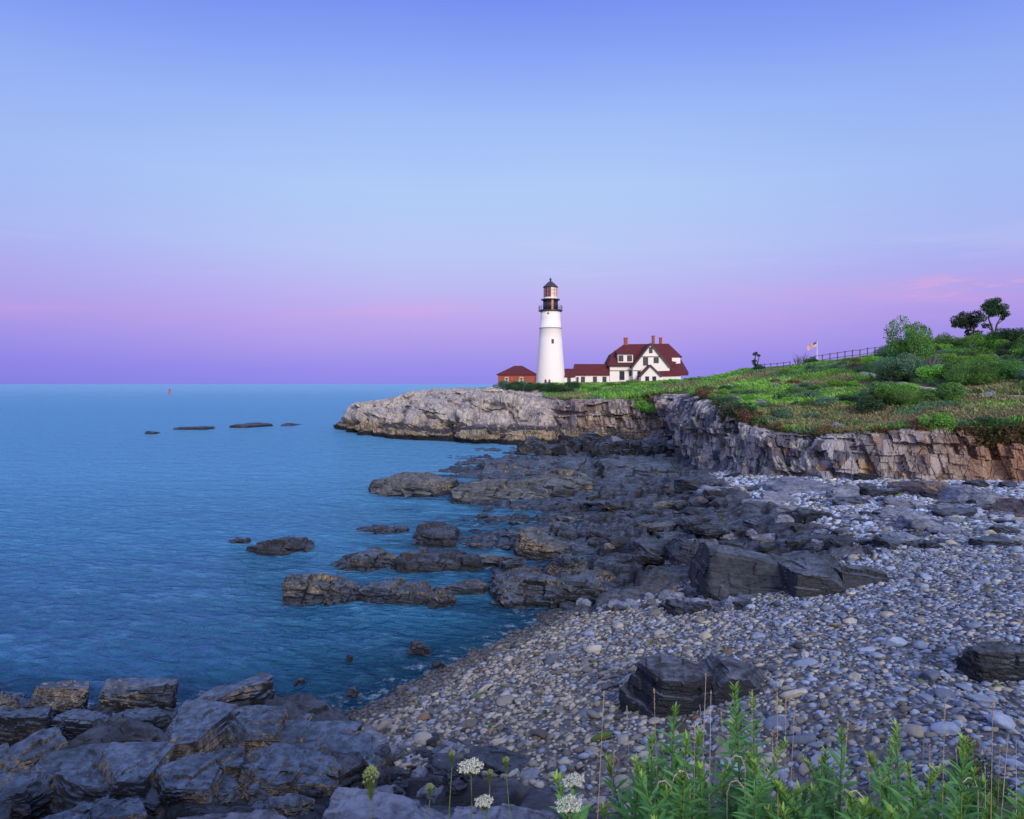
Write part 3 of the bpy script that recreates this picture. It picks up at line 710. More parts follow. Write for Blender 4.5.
L('boulder', 'rock_mid', 'squat dark boulder at the right edge among pale stones', 'boulder', 960, 1040, 641, 655, 2.85, .7, n=36, rnd=.3, amp=.08)
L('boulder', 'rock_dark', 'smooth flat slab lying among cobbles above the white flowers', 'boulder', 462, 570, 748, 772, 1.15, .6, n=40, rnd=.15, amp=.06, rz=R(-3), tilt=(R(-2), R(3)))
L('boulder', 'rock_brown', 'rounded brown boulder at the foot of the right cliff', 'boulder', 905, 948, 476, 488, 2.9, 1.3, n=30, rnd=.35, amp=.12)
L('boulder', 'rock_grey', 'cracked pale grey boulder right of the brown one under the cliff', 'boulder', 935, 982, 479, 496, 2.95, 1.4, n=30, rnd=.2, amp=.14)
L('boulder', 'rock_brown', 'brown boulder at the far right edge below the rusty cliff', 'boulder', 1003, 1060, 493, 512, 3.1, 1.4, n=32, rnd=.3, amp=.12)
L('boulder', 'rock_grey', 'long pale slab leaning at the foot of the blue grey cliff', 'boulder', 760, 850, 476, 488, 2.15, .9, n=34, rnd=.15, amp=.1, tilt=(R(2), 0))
# foreground left ledges
Fg = [ # px0,px1,pyb,pyf,zt,thick,tiltx,tilty,rz,label,mat
 (36,82,680,694,1.0,1.0,-6,0,10,'small tan sided rock at the top of the corner ledges, left one'),
 (106,176,677,690,1.05,1.0,-2,0,-4,'square dark rock at the top of the corner ledges, right one'),
 (-30,50,704,718,1.15,1.1,1,2,3,'flat topped ledge with a tan face at the left edge'),
 (-20,14,692,702,.95,1,0,0,0,'small dark rock cut by the left edge'),
 (55,118,708,722,.95,.8,2,0,-6,'smooth blue grey slab left of the long ledge'),
 (112,172,706,722,.98,.8,-1,0,5,'smooth blue grey slab against the long ledge'),
 (158,235,700,742,1.25,1.2,1,3,-3,'tall tan streaked block of the long ledge'),
 (222,290,706,736,1.15,1.2,-1,2,2,'middle block of the long ledge with a black weedy front'),
 (270,352,712,752,.95,1.0,-4,3,-8,'smooth sloping end of the long ledge by the pebbles'),
 (92,160,744,785,1.35,1.2,-3,2,12,'big smooth tilted slab in the left foreground'),
 (150,222,752,788,1.25,.9,-2,2,-4,'smooth slab with a tan lip right of the tilted slab'),
 (205,245,745,768,1.05,.8,0,0,6,'short square slab in the foreground ledges'),
 (240,300,762,782,1.1,.8,-2,0,-6,'blue grey slab with a notched front in the foreground'),
 (285,345,770,784,1.0,.6,-2,0,0,'thin slab close to the pebbles in the foreground'),
 (20,75,758,790,1.0,.9,3,0,14,'black rough rock in the shaded hollow at left'),
 (-40,30,770,819,1.25,1.2,4,0,8,'dark rock filling the bottom left corner'),
 (80,150,795,825,1.5,1.0,-3,2,-10,'pale blue edged slab at the bottom left'),
 (30,95,795,840,1.15,.9,2,0,0,'low dark slab at the bottom left under the hollow'),
 (150,330,802,850,1.6,1.0,0,2,3,'coarse ribbed pale grey ledge along the bottom, left piece'),
 (300,470,792,850,1.6,1.0,-1,1,-2,'coarse ribbed pale grey ledge along the bottom, middle piece'),
 (440,580,803,850,1.65,1.0,-1,1,2,'coarse ribbed pale grey ledge along the bottom, right piece')]
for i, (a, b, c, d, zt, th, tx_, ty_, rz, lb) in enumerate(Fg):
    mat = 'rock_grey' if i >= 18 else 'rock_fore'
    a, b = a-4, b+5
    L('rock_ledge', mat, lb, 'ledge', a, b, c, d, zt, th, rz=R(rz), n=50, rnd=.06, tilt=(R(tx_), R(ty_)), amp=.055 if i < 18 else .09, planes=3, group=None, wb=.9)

# smaller angular rocks: one mesh per rock
def scatter_rocks(cnt, region, size, mats, name, cat, group, labels, n=9, sink=.4, flat=(.25, .6), avoid=1.0, seed=1, rnd=.2):
    r = np.random.default_rng(seed); made = 0; k = 0
    while made < cnt and k < cnt*40:
        k += 1; px = r.uniform(region[0], region[2]); py = r.uniform(region[1], region[3]); 
        z = 0.8
        for _ in range(3):
            x, y, z0 = on(px, py, z); z = float(ground(np.array([x]), np.array([y]))[0]); z = min(z, 4)
        x, y, _z = on(px, py, z)
        if z < -.25: continue
        if any(math.hypot(x-a, (y-b)) < c*avoid*.8 for a, b, c in ROCKS): continue
        s = size[0]*(size[1]/size[0])**(r.random()**1.6); hx = s/2*r.uniform(.9, 1.5); hy = s/2*r.uniform(.6, 1.1); hz = s/2*r.uniform(*flat)
        mt = mats[int(r.integers(len(mats)))]; rz = r.normal()*.5
        me = rock_mesh(name, (x, y, z), (hx, hy, hz), rz, int(r.integers(1, 9999)), n, rnd, .12*s*.5+.02, 7, (r.normal()*.14, r.normal()*.14))
        o = link(name, me, M[mt], None, (x, y, z-hz*2*sink)); sz = 'large' if s > (size[0]*size[1])**.5*1.25 else ('small' if s < (size[0]*size[1])**.5*.85 else 'middling')
        side = labels(px, py); tone = {'rock': 'grey', 'rock_fore': 'blue grey', 'rock_dark': 'blackish', 'rock_tan': 'tan and grey', 'rock_grey': 'pale grey', 'rock_brown': 'rusty brown', 'rock_mid': 'slate grey', 'rock_black': 'black'}[mt]
        shp = 'flat' if hz < s*.25 else 'blocky'
        tag(o, f'{sz} {tone} {shp} rock {side}', cat, group); made += 1
scatter_rocks(75, (520,446,690,456), (.6, 1.7), ['rock_dark','rock_dark','rock'], 'boulder', 'boulder', 'dark boulders heaped under the headland cliff',
              lambda px, py: 'in the dark heap under the '+('left end' if px < 570 else 'middle' if px < 630 else 'right end')+' of the headland cliff', n=8, sink=.25, flat=(.7, 1.1), avoid=0, seed=3)
scatter_rocks(30, (545,440,685,446), (.9, 2.0), ['rock_dark','rock','rock_grey'], 'boulder', 'boulder', 'boulders at the back of the headland heap',
              lambda px, py: 'touching the foot of the headland cliff, '+('left' if px < 590 else 'middle' if px < 640 else 'right')+' part', n=8, sink=.25, flat=(.7, 1.1), avoid=0, seed=31)
scatter_rocks(230, (475,478,730,575), (.35, 1.6), ['rock_dark','rock_dark','rock_dark','rock','rock','rock_tan'], 'ledge_rock', 'rock', 'broken rocks on the dark ledges',
              lambda px, py: 'on the '+('far' if py < 505 else 'middle' if py < 535 else 'near')+' dark ledges, '+('left side by the water' if px < 560 else 'central part' if px < 640 else 'right side toward the boulders'), n=9, flat=(.18, .5), avoid=.5, seed=4)
scatter_rocks(170, (700,476,1010,548), (.35, 1.5), ['rock','rock_grey','rock_dark','rock_grey','rock_grey','rock','rock_brown'], 'beach_rock', 'rock', 'angular slabs strewn below the cliff',
              lambda px, py: 'in the rubble '+('right under the cliff' if py < 495 else 'between cliff and boulders' if py < 520 else 'just behind the large boulders')+', '+('left part' if px < 780 else 'centre' if px < 870 else 'right part'), n=9, flat=(.25, .6), avoid=.6, seed=5)
scatter_rocks(85, (-60,690,350,815), (.5, 1.7), ['rock_fore','rock_fore','rock_fore','rock_dark'], 'ledge_rock', 'rock', 'broken slabs between the foreground ledges',
              lambda px, py: 'filling the gaps of the foreground ledges, '+('far left' if px < 70 else 'left' if px < 160 else 'centre' if px < 260 else 'right')+(' back' if py < 735 else ' middle' if py < 775 else ' front'), n=22, sink=.42, flat=(.35, .7), avoid=.0, seed=14, rnd=.08)
scatter_rocks(34, (560,590,760,612), (.35, .9), ['rock','rock_grey','rock_dark'], 'beach_rock', 'rock', 'rocks at the edge between ledges and pebbles',
              lambda px, py: 'where the pebbles meet the '+('large weedy ledge' if px < 640 else 'large dark boulder'), n=9, flat=(.3, .7), avoid=.6, seed=6)
scatter_rocks(46, (300,735,470,800), (.22, .6), ['rock_fore','rock_dark'] and ['rock','rock_dark','rock_grey'], 'beach_rock', 'rock', 'rocks between the foreground ledges and the pebbles',
              lambda px, py: ('beside the ribbed ledge along the bottom' if py > 770 else 'at the end of the long foreground ledge')+(', left' if px < 380 else ', right'), n=10, flat=(.5, .85), avoid=.4, seed=8, rnd=.4)

# ------------------------------------------------------------------ pebbles
import bmesh
def ico(sub):
    bm = bmesh.new(); bmesh.ops.create_icosphere(bm, subdivisions=sub, radius=1)
    V = np.array([v.co[:] for v in bm.verts]); Fq = np.array([[v.index for v in f.verts] for f in bm.faces]); bm.free(); return V, Fq
I1, I2 = ico(1), ico(3)
I1 = ico(2) if False else I1
def tint(r, n, x, y):
    """left of the beach warmer, right blue-grey"""
    warm = sstep(11, 0, x-.10*(y-20))*sstep(42, 28, y)
    g = r.uniform(.15, .50, n)**1.08
    c = np.stack([g*.74, g*.95, g*1.36], -1)
    w = np.stack([g*1.16, g*1.08, g*.82], -1)
    k = (r.random(n) < (.18+.62*warm))[:, None]
    c = np.where(k, c*.25+w*.75, c)
    rust = (r.random(n) < .025*(.2+warm))[:, None]; c = np.where(rust, np.array([[.22, .15, .09]])*r.uniform(.6, 1.3, (n, 1)), c)
    grn = (r.random(n) < .006)[:, None]; c = np.where(grn, np.array([[.10, .17, .03]]), c)
    c = c*(1+.45*sstep(22, 32, y)*sstep(2, 10, x))[:, None]
    dk = (r.random(n) < .10)[:, None]; c = np.where(dk, c*.35, c)
    return c
def pebble_mask(x, y):
    m, m1, m2 = ledge_mask(x, y)
    b = base_f(x, y)
    ok = (b > -.22)&(m < .45)&(y > 8.6)&(y < 60)
    # stay seaward of the cliff foot
    cy = np.interp(x, foot[16:, 0][np.argsort(foot[16:, 0])], foot[16:, 1][np.argsort(foot[16:, 0])])
    return ok & (y < cy+.6)
def make_pebbles(n, r, smin, smax, xr, yr, fl=(.4, .75), extra=None):
    out = []
    x = r.uniform(*xr, n); y = r.uniform(*yr, n)
    k = pebble_mask(x, y) & (np.abs(x) < .95*(y+6))
    if extra is not None: k &= extra(x, y)
    for a, b, c in ROCKS: 
        if c > .9: k &= (np.hypot(x-a, y-b) > c*.55)
    x, y = x[k], y[k]; n = len(x)
    s = smin*(smax/smin)**(r.random(n)**2.2)
    return x, y, s
def pebble_arrays(x, y, s, r, base, lift=.25):
    n = len(x); V, Fq = base; nv = len(V)
    z = ground(x, y)
    e = 0.3; gx = (ground(x+e, y)-z)/e; gy = (ground(x, y+e)-z)/e
    sc = np.stack([s*.5*r.uniform(.85, 1.35, n), s*.5*r.uniform(.65, 1.0, n), s*.5*r.uniform(.28, .6, n)], -1)
    P = V[None]*np.ones((n, 1, 1))
    # lumpy / faceted
    for _ in range(4):
        d = r.normal(size=(n, 1, 3)); d /= np.linalg.norm(d, axis=2, keepdims=True); lim = r.uniform(.42, .9, (n, 1, 1))
        ov = np.maximum(0, (P*d).sum(2, keepdims=True)-lim); P = P-ov*d
    if nv > 200:
        for _ in range(7):
            d = r.normal(size=(n, 1, 3)); d /= np.linalg.norm(d, axis=2, keepdims=True); lim = r.uniform(.5, .85, (n, 1, 1))
            ov = np.maximum(0, (P*d).sum(2, keepdims=True)-lim); P = P-ov*d
        q_ = P*2.2+r.uniform(0, 50, (n, 1, 3)); P = P*(1+.22*(vn(q_[..., 0], q_[..., 1], q_[..., 2])-.5)[..., None])
    else: P = P+r.normal(size=(n, nv, 3))*.035
    P = P*sc[:, None]
    a = r.uniform(0, 2*np.pi, n); tx_ = r.normal(size=n)*.25; 
    c, q = np.cos(tx_)[:, None], np.sin(tx_)[:, None]
    P = np.stack([P[..., 0], P[..., 1]*c-P[..., 2]*q, P[..., 1]*q+P[..., 2]*c], -1)
    c, q = np.cos(a)[:, None], np.sin(a)[:, None]
    P = np.stack([P[..., 0]*c-P[..., 1]*q, P[..., 0]*q+P[..., 1]*c, P[..., 2]], -1)
    P[..., 2] += P[..., 0]*gx[:, None]+P[..., 1]*gy[:, None]
    return P, z+sc[:, 2]*lift
r = np.random.default_rng(11)
def big_right(x, y): return r.random(len(x)) < np.clip(.25+.02*(x+8), .2, .8)
sets = [make_pebbles(80000, r, .09, .25, (-9, 30), (8.8, 27)), make_pebbles(40000, r, .16, .42, (-8, 46), (24, 52)), make_pebbles(5200, r, .20, .46, (-8, 30), (9.5, 45), extra=big_right)]
Vs, Fs, Ts = [], [], []; nb = 0
cand = []
for si, (x, y, s) in enumerate(sets):
    if si == 2:     # the largest-looking ones become individual cobbles
        o = np.argsort(-s/y*(np.abs(x/(y))<.74)); pick = []
        for i in o:
            if len(pick) >= 300: break
            X0, Y0 = x[i], y[i]
            if abs(X0/Y0) > .74 or (H-1.2)*F/Y0+HY > 812: continue
            if all(math.hypot(X0-x[j], Y0-y[j]) > (s[i]+s[j])*.42 for j in pick): pick.append(i)
        cand = np.array(pick); keepm = np.ones(len(x), bool); keepm[cand] = False; cob = (x[cand], y[cand], s[cand])
        x, y, s = x[keepm], y[keepm], s[keepm]
    base = ico(2) if si == 2 else I1
    P, z = pebble_arrays(x, y, s, r, base)
    P[..., 0] += x[:, None]; P[..., 1] += y[:, None]; P[..., 2] += z[:, None]
    n = len(x); nv = len(base[0]); T = np.repeat(tint(r, n, x, y), nv, 0)
    Vs.append(P.reshape(-1, 3)); Fs.append((base[1][None]+(np.arange(n)*nv)[:, None, None]).reshape(-1, 3)+nb); Ts.append(T); nb += n*nv
    print('pebbles', si, n)
me = np_mesh('pebbles', np.concatenate(Vs), np.concatenate(Fs), True, {'tint': np.concatenate(Ts)})
tag(link('pebbles', me, M['pebble']), 'small grey and tan pebbles covering the beach', 'pebbles', kind='stuff')
x, y, s = cob; P, z = pebble_arrays(x, y, s, r, I2, .45); T = tint(r, len(x), x, y)
marks = [('beside the ragged black boulder', on(700,690,1.6)), ('below the large mid beach boulder', on(760,605,1.6)), ('near the flat slab', on(515,765,1)), ('by the water off the lone rock', on(470,665,.3)),
         ('at the waterline beside the foreground ledges', on(370,715,.2)), ('in front of the large weedy ledge', on(580,615,.3)), ('at the right edge by the squat boulder', on(990,665,2.6)), ('among pale stones on the right slope', on(900,620,2.3)),
         ('behind the tall leafy plants', on(800,740,2)), ('in the middle of the beach', on(640,640,1.2)), ('low on the right near the plants', on(960,740,2.6)), ('below the rusty cliff', on(980,530,2.5)), ('above the white flowers', on(600,740,1.1)),
         ('on the upper beach under the cliff', on(900,520,2.1))]
for i in range(len(x)):
    me = np_mesh('cobble', P[i], I2[1], True, {'tint': np.repeat(T[i:i+1], len(P[i]), 0)})
    o = link('cobble', me, M['pebble'], None, (x[i], y[i], z[i]))
    g = T[i].mean(); tone = ('dark' if g < .1 else 'mid' if g < .2 else 'pale'); hue = 'blue grey' if T[i][2] > T[i][0]*1.1 else ('greenish' if T[i][1] > T[i][0]*1.3 else ('rust brown' if T[i][0] > T[i][2]*1.8 else 'tan grey'))
    mk = min(marks, key=lambda m: math.hypot(m[1][0]-x[i], m[1][1]-y[i]))[0]
    tag(o, f"{'large' if s[i] > .5 else 'rounded'} {tone} {hue} cobble {mk}", 'stone', 'cobbles on the pebble beach')

# ------------------------------------------------------------------ vegetation
def leaf_quads(C, size, r, up=.3, ratio=.55):
    """diamond leaves centred at C (n,3)"""
    n = len(C); d = r.normal(size=(n, 3)); d[:, 2] += up; d /= np.linalg.norm(d, axis=1)[:, None]
    e = np.cross(d, r.normal(size=(n, 3))); e /= np.linalg.norm(e, axis=1)[:, None]
    L_ = (size*r.uniform(.6, 1.4, n))[:, None]
    V = np.stack([C-d*L_*.5, C+e*L_*ratio*.5, C+d*L_*.5, C-e*L_*ratio*.5], 1).reshape(-1, 3)
    return V, (np.arange(n)*4)[:, None]+np.arange(4)[None]
def crown_pts(blobs, n, r, shell=.55, gap=.36):
    w = np.array([b[3]**2 for b in blobs]); w /= w.sum(); k = r.choice(len(blobs), n, p=w)
    b = np.array(blobs)[k]; d = r.normal(size=(n, 3)); d /= np.linalg.norm(d, axis=1)[:, None]
    rad = b[:, 3]*(shell+(1-shell)*r.random(n)**.5)*(.75+.5*vn(d[:, 0]*2+k*3.1, d[:, 1]*2, d[:, 2]*2))
    p = b[:, :3]+d*rad[:, None]*np.array([1, 1, .8])
    # knock gaps
    g = fbm(p[:, 0]*2.2/b[:, 3].mean(), p[:, 1]*2.2/b[:, 3].mean(), p[:, 2]*2.2/b[:, 3].mean(), 2, 3)
    return p[g > gap]
def make_shrub(mat, seed, w=1.4, h=1.3, n=2200, leaf=.13, cat='shrub'):
    r = np.random.default_rng(seed)
    root = empty('shrub', (0, 0, 0), 'x', cat)
    blobs = []
    for i in range(11):
        a = r.uniform(0, 6.28); d = w*.62*r.random()**.6; rr = r.uniform(.22, .42)*w
        blobs.append((d*math.cos(a), d*math.sin(a), h*r.uniform(.3, .8)*(1-.25*d/w), rr))
    C = crown_pts(blobs, n, r); C = C[C[:, 2] > 0]
    V, Fq = leaf_quads(C, leaf, r)
    link('foliage', np_mesh('foliage', V, Fq), M[mat], root)
    mb = MB()
    for i in range(6):
        b = blobs[i]; mb.tube([(0, 0, -.2), (b[0]*.4, b[1]*.4, b[2]*.5), (b[0], b[1], b[2])], [.05, .03, .012], 5)
    mb.build('stem', M['bark'], root)
    return root
protos = {}
bigp = {}
for mat in ('leaf_dark', 'leaf_green', 'leaf_bright', 'leaf_blue', 'leaf_brown'):
    protos[mat] = [[make_shrub(mat, sum(map(ord, mat))%50+q*31+len(mat)*5, 1.3+.3*q, 1.2+.2*q, n=2600), False] for q in range(2)]
def put_shrub(mat, x, y, s, label, group=None, sz=1.0, rz=None, z=None):
    if s > 1.35:
        if mat not in bigp: bigp[mat] = [make_shrub(mat, 77+len(bigp), 1.5, 1.4, n=17000, leaf=.062), False]
        p = bigp[mat]; s *= .9
    else: p = protos[mat][random.randrange(2)]
    if not p[1]: o = p[0]; p[1] = True
    else: o = copy_tree(p[0])
    zz = float(upland(np.array([x]), np.array([y]))[0]) if z is None else z
    o.location = (x, y, zz-.1); o.scale = (s, s, s*sz); o.rotation_euler = (0, 0, random.uniform(0, 6.28) if rz is None else rz)
    o['label'] = label
    if group: o['group'] = group
    elif 'group' in o: del o['group']
    return o
def sh(mat, px, py, Yv, s, label, sz=1.0, group=None):
    x, y, z = at(px, py, Yv); return put_shrub(mat, x, y, s, label, group, sz)
# named shrubs  (py only picks nothing: height comes from the ground)
sh('leaf_green', 914, 0, 66, 2.6, 'tall rounded green bush standing highest beside the path top', 1.55)
sh('leaf_blue', 903, 0, 62, 2.0, 'grey green bush in front of the tallest bush')
sh('leaf_blue', 938, 0, 62, 1.5, 'grey green bush at the head of the path')
sh('leaf_dark', 893, 0, 61, 1.3, 'dark bush at the left foot of the tallest bush')
sh('leaf_dark', 868, 0, 50, 1.05, 'round dark green bush alone in the bright grass above the cliff')
sh('leaf_dark', 812, 0, 86, .9, 'small black looking bush beside the flagpole')
sh('leaf_dark', 760, 0, 92, .8, 'low dark bush under the wind bent tree')
for i, (px, Yv, s, m) in enumerate([(948,76,1.7,'leaf_green'),(965,74,1.5,'leaf_bright'),(982,73,1.7,'leaf_green'),(1000,73,2.0,'leaf_dark'),(1022,72,2.2,'leaf_dark'),(1045,70,2.2,'leaf_green'),(930,72,1.3,'leaf_green'),(1010,68,1.6,'leaf_dark'),(1035,66,1.6,'leaf_green'),(972,66,1.3,'leaf_green'),(990,64,1.2,'leaf_blue'),(1060,64,1.8,'leaf_dark')]):
    sh(m, px, 0, Yv, s, {'leaf_green':'mid green','leaf_bright':'light green','leaf_dark':'dark green','leaf_blue':'grey green'}[m]+' bush on the right crest '+['left of the two trees','between the path and the trees','under the smaller tree','under the taller tree','right of the taller tree','cut by the right edge'][min(5, max(0, int((px-930)/22)))], 1.05, 'bushes along the right crest')
rr = random.Random(5)
cnt = 0
names = {'leaf_green':'mid green','leaf_bright':'bright green','leaf_dark':'dark green','leaf_blue':'grey green','leaf_brown':'brown dry'}
for k in range(900):
    if cnt >= 165: break
    px = rr.uniform(700, 1050); Yv = rr.uniform(50, 80)
    x = (px-CX)/F*Yv
    ctop = np.interp(x, top[16:, 0], top[16:, 1])
    if Yv < ctop+1.0 or near_path(np.array([x]), np.array([Yv]), 2.2)[0]: continue
    if px < 770 and rr.random() < .3: continue
    m = rr.choice(['leaf_green','leaf_bright','leaf_blue','leaf_blue','leaf_dark','leaf_brown','leaf_bright'] if px < 900 else ['leaf_green','leaf_green','leaf_blue','leaf_dark','leaf_bright','leaf_bright'])
    s = rr.uniform(.35, .95) if px < 880 else rr.uniform(.95, 1.9)
    wh = ('above the cliff edge' if Yv < 58 else 'half way up the slope' if Yv < 68 else 'near the hill crest')
    wx = ('left shoulder of the hill' if px < 790 else 'middle of the hill' if px < 880 else 'left of the path' if px < 940 else 'right side of the hill')
    put_shrub(m, x, Yv, s, f"{'small' if s < .75 else 'broad'} {names[m]} shrub {wh}, {wx}", 'shrubs scattered over the hillside', .8); cnt += 1
# dark shrubs in front of the lighthouse and green ones by the house
for i, px in enumerate(np.linspace(503, 572, 15)):
    Yv = 108+rr.uniform(-1.5, 5)+(px-503)*.02
    put_shrub('leaf_dark' if i % 4 else 'leaf_blue', (px-CX)/F*Yv, Yv, rr.uniform(1.0, 1.45), 'dark green shrub on the rock edge in front of the '+('brick house' if px < 535 else 'white tower' if px < 563 else 'low link building'), 'dark shrubs below the lighthouse', .9)
for i, px in enumerate(np.linspace(580, 700, 26)):
    Yv = rr.uniform(98, 135)
    put_shrub('leaf_bright' if i % 3 else 'leaf_green', (px-CX)/F*Yv, Yv, rr.uniform(.8, 1.25), 'light green shrub '+('below the link building' if px < 610 else 'in front of the keeper house' if px < 665 else 'right of the keeper house'), 'light green shrubs before the white house', .75)
for i, (px, py, Yv) in enumerate([(636,393,96),(641,398,91),(645,403,89.5),(648,408,88.5),(640,404,89.6),(632,398,91.5),(652,394,94)]):
    x, y, z = at(px, py+4, Yv); put_shrub('leaf_bright', x, y, 1.0, 'bright green shrub in the green tongue running down the headland cliff', 'green tongue on the headland cliff', .8, z=z)
rq = np.random.default_rng(55)
for i in range(26):
    px = rq.uniform(702, 800) if i < 18 else rq.uniform(800, 1000); Yv = rq.uniform(54, 74) if i < 18 else rq.uniform(47, 56); x = (px-CX)/F*Yv
    if Yv < np.interp(x, top[16:, 0], top[16:, 1])+1: continue
    z = float(upland(np.array([x]), np.array([Yv]))[0]); q = rq.uniform(.18, .5)
    o = link('hill_rock', rock_mesh('hill_rock', (x, Yv, z), (q, q*.7, q*rq.uniform(.5, .9)), rq.normal(), 900+i, 10, .15, .12, 7, (.1, .1)), M['rock_grey'], None, (x, Yv, z-.15))
    tag(o, ('small' if q < .34 else 'larger')+' pale grey rock poking out of the grass '+('on the left shoulder of the hill' if px < 760 else 'above the near cliff' if px < 800 else 'right above the cliff edge'), 'rock', 'rocks showing through the hill grass')
for L_ in list(protos.values())+[list(bigp.values())]:
    for p, u in L_:
        if not u:
            for c in list(p.children): bpy.data.objects.remove(c)
            bpy.data.objects.remove(p)

# ground cover (stuff)
def cover(n, px0, px1, y0, y1, blade, r, cond=None, lean=.4):
    Yv = r.uniform(y0, y1, n); px = r.uniform(px0, px1, n); x = (px-CX)/F*Yv
    keep = np.ones(n, bool)
    if cond is not None: keep = cond(x, Yv, px)
    x, Yv, px = x[keep], Yv[keep], px[keep]; n = len(x); z = upland(x, Yv)
    a = fbm(x*.13, Yv*.13, x*0, 4, 61); b = fbm(x*.35, Yv*.35, x*0, 3, 62); 
    dens = b
    pal = np.array([(.13, .33, .10), (.19, .50, .10), (.32, .66, .13), (.36, .38, .20), (.33, .27, .19), (.16, .29, .19)])
    idx = np.where(a > .585, np.where(b > .5, 3, 4), np.where(b > .58, 2, np.where(b > .47, 1, np.where(b > .40, 0, 5))))
    sw = r.random(n) < .18; idx = np.where(sw, r.integers(0, 6, n), idx)
    T = pal[idx]*r.uniform(.7, 1.3, (n, 1))
    h = blade*r.uniform(.5, 1.5, n)*(.5+1.1*b); w = h*r.uniform(.10, .3, n); th = r.uniform(0, 6.28, n); l = r.normal(size=(n, 2))*lean*h[:, None]
    c, s = np.cos(th)*w, np.sin(th)*w
    P = np.stack([np.stack([x-c, Yv-s, z-.05], -1), np.stack([x+c, Yv+s, z-.05], -1), np.stack([x+l[:, 0]+c*.3, Yv+l[:, 1]+s*.3, z+h], -1), np.stack([x+l[:, 0]*.9-c*.3, Yv+l[:, 1]*.9-s*.3, z+h*.9], -1)], 1)
    return P.reshape(-1, 3), (np.arange(n)*4)[:, None]+np.arange(4)[None], np.repeat(T, 4, 0)
r = np.random.default_rng(21)
rl_ = random.Random(17)
for i in range(62):
    f_ = rl_.uniform(15.6, 24.2)*len(ss)/25.0; k_ = int(f_); low_ = rl_.random()**1.5*(2.6 if 16 < f_*25/len(ss) < 19.5 else .9)
    x_ = Tp[k_, 0]+outw[k_, 0]*(low_*.45-.6); y_ = Tp[k_, 1]+outw[k_, 1]*(low_*.45-.6)
    m_ = rl_.choice(['leaf_brown','leaf_green','leaf_blue','leaf_dark','leaf_bright','leaf_brown']); P_ = protos[m_][i % 2]
    if not P_[1]: continue
    o_ = copy_tree(P_[0]); q_ = rl_.uniform(.5, 1.05)*(1.2 if low_ < .3 else .7); o_.location = (x_, y_, ztop[k_]-low_-.25); o_.scale = (q_, q_, q_*.9); o_.rotation_euler = (0, 0, rl_.uniform(0, 6.28))
    pxx = x_/y_*F+CX
    o_['label'] = f"{names[m_]} bush "+('spilling down the cliff' if low_ > 1 else 'on the cliff edge')+', '+('inner corner of the cove' if pxx < 735 else 'left part of near cliff' if pxx < 810 else 'middle of near cliff' if pxx < 900 else 'right part of near cliff'); o_['group'] = 'low bushes along the near cliff edge'
tX, tY = top[16:, 0], top[16:, 1]
def c_hill(x, y, px): return (y > np.interp(x, tX, tY)-.1+.4) & ~near_path(x, y, .95)
P, Fq, T = cover(300000, 690, 1080, 41, 96, .26, r, c_hill, .7)
tag(link('hill_grass', np_mesh('hill_grass', P, Fq, False, {'tint': T}), M['cover']), 'mixed green and brown grass and weeds covering the hill', 'grass', kind='stuff')
def c_head(x, y, px):
    ty = np.interp(x, top[9:17, 0], top[9:17, 1]); return (y > ty+.2) & (px > 520+(150-y)*.55)
P, Fq, T = cover(80000, 515, 760, 90, 150, .32, r, c_head, .7)
tag(link('headland_grass', np_mesh('headland_grass', P, Fq, False, {'tint': T*.9+np.array([[.01, .05, 0]])*.6}), M['cover']), 'green grass and weeds on the headland around the white buildings', 'grass', kind='stuff')
# turf hanging over the cliff lip
n = 16000; k = r.uniform(11.5*len(ss)/25.0, 23.2*len(ss)/25.0, n).astype(int); k = np.clip(k, 0, len(ss)-1)
dr = r.random(n)**1.8; sel = (fbm(arc[k]*.25, arc[k]*0, dr*.0, 3, 9) > .35) & (Sh[k] < .5)
k, dr = k[sel], dr[sel]; n = len(k)
x = Tp[k, 0]+outw[k, 0]*(.2+dr*.5)*1.0; y = Tp[k, 1]+outw[k, 1]*(.2+dr*.5); z = ztop[k]-dr*1.0-.05
C = np.stack([x, y, z], -1)+r.normal(size=(n, 3))*.12
V, Fq = leaf_quads(C, .26, r, up=-.2, ratio=.4)
pal = np.array([(.10, .09, .04), (.16, .12, .06), (.06, .10, .025), (.13, .08, .05)]); T = pal[r.integers(0, 4, n)]*r.uniform(.6, 1.2, (n, 1))
tag(link('cliff_turf', np_mesh('cliff_turf', V, Fq, False, {'tint': np.repeat(T, 4, 0)}), M['cover']), 'brown and green turf hanging over the cliff edge', 'turf', kind='stuff')

# trees on the hill
def make_tree(name, px, Yv, topy, label, blobs, trunkspec, seed, n=7000, leaf=.17, mat='leaf_dark'):
    r = np.random.default_rng(seed); x0 = (px-CX)/F*Yv; zb = float(upland(np.array([x0]), np.array([Yv]))[0])-.2
    root = empty(name, (x0, Yv, zb), label, 'tree')
    k = Yv/F; bl = []
    for (bx, by, br) in blobs:
        for q in range(3):
            br = br*1.0; bl.append(((bx-px)*k+r.normal()*br*k*.35, r.normal()*br*k*.6, (HY-by)*k+H-zb+r.normal()*br*k*.25, br*k*r.uniform(.75, 1.1)))
    V, Fq = leaf_quads(crown_pts(bl, n, r, .3, .40), leaf, r)
    link('crown', np_mesh('crown', V, Fq), M[mat], root)
    mb = MB()
    for path in trunkspec:
        pts = [((a-px)*k, 0 if i == 0 else r.normal()*.15, (HY-b)*k+H-zb) for i, (a, b) in enumerate(path)]
        if path[0][1] > 330: pts[0] = (pts[0][0], 0, -.2)
        rad = np.linspace(.16, .035, len(pts)) if path[0][1] > 330 else np.linspace(.07, .02, len(pts))
        mb.tube(pts, list(rad), 7)
    mb.build('trunk', M['bark'], root); return root
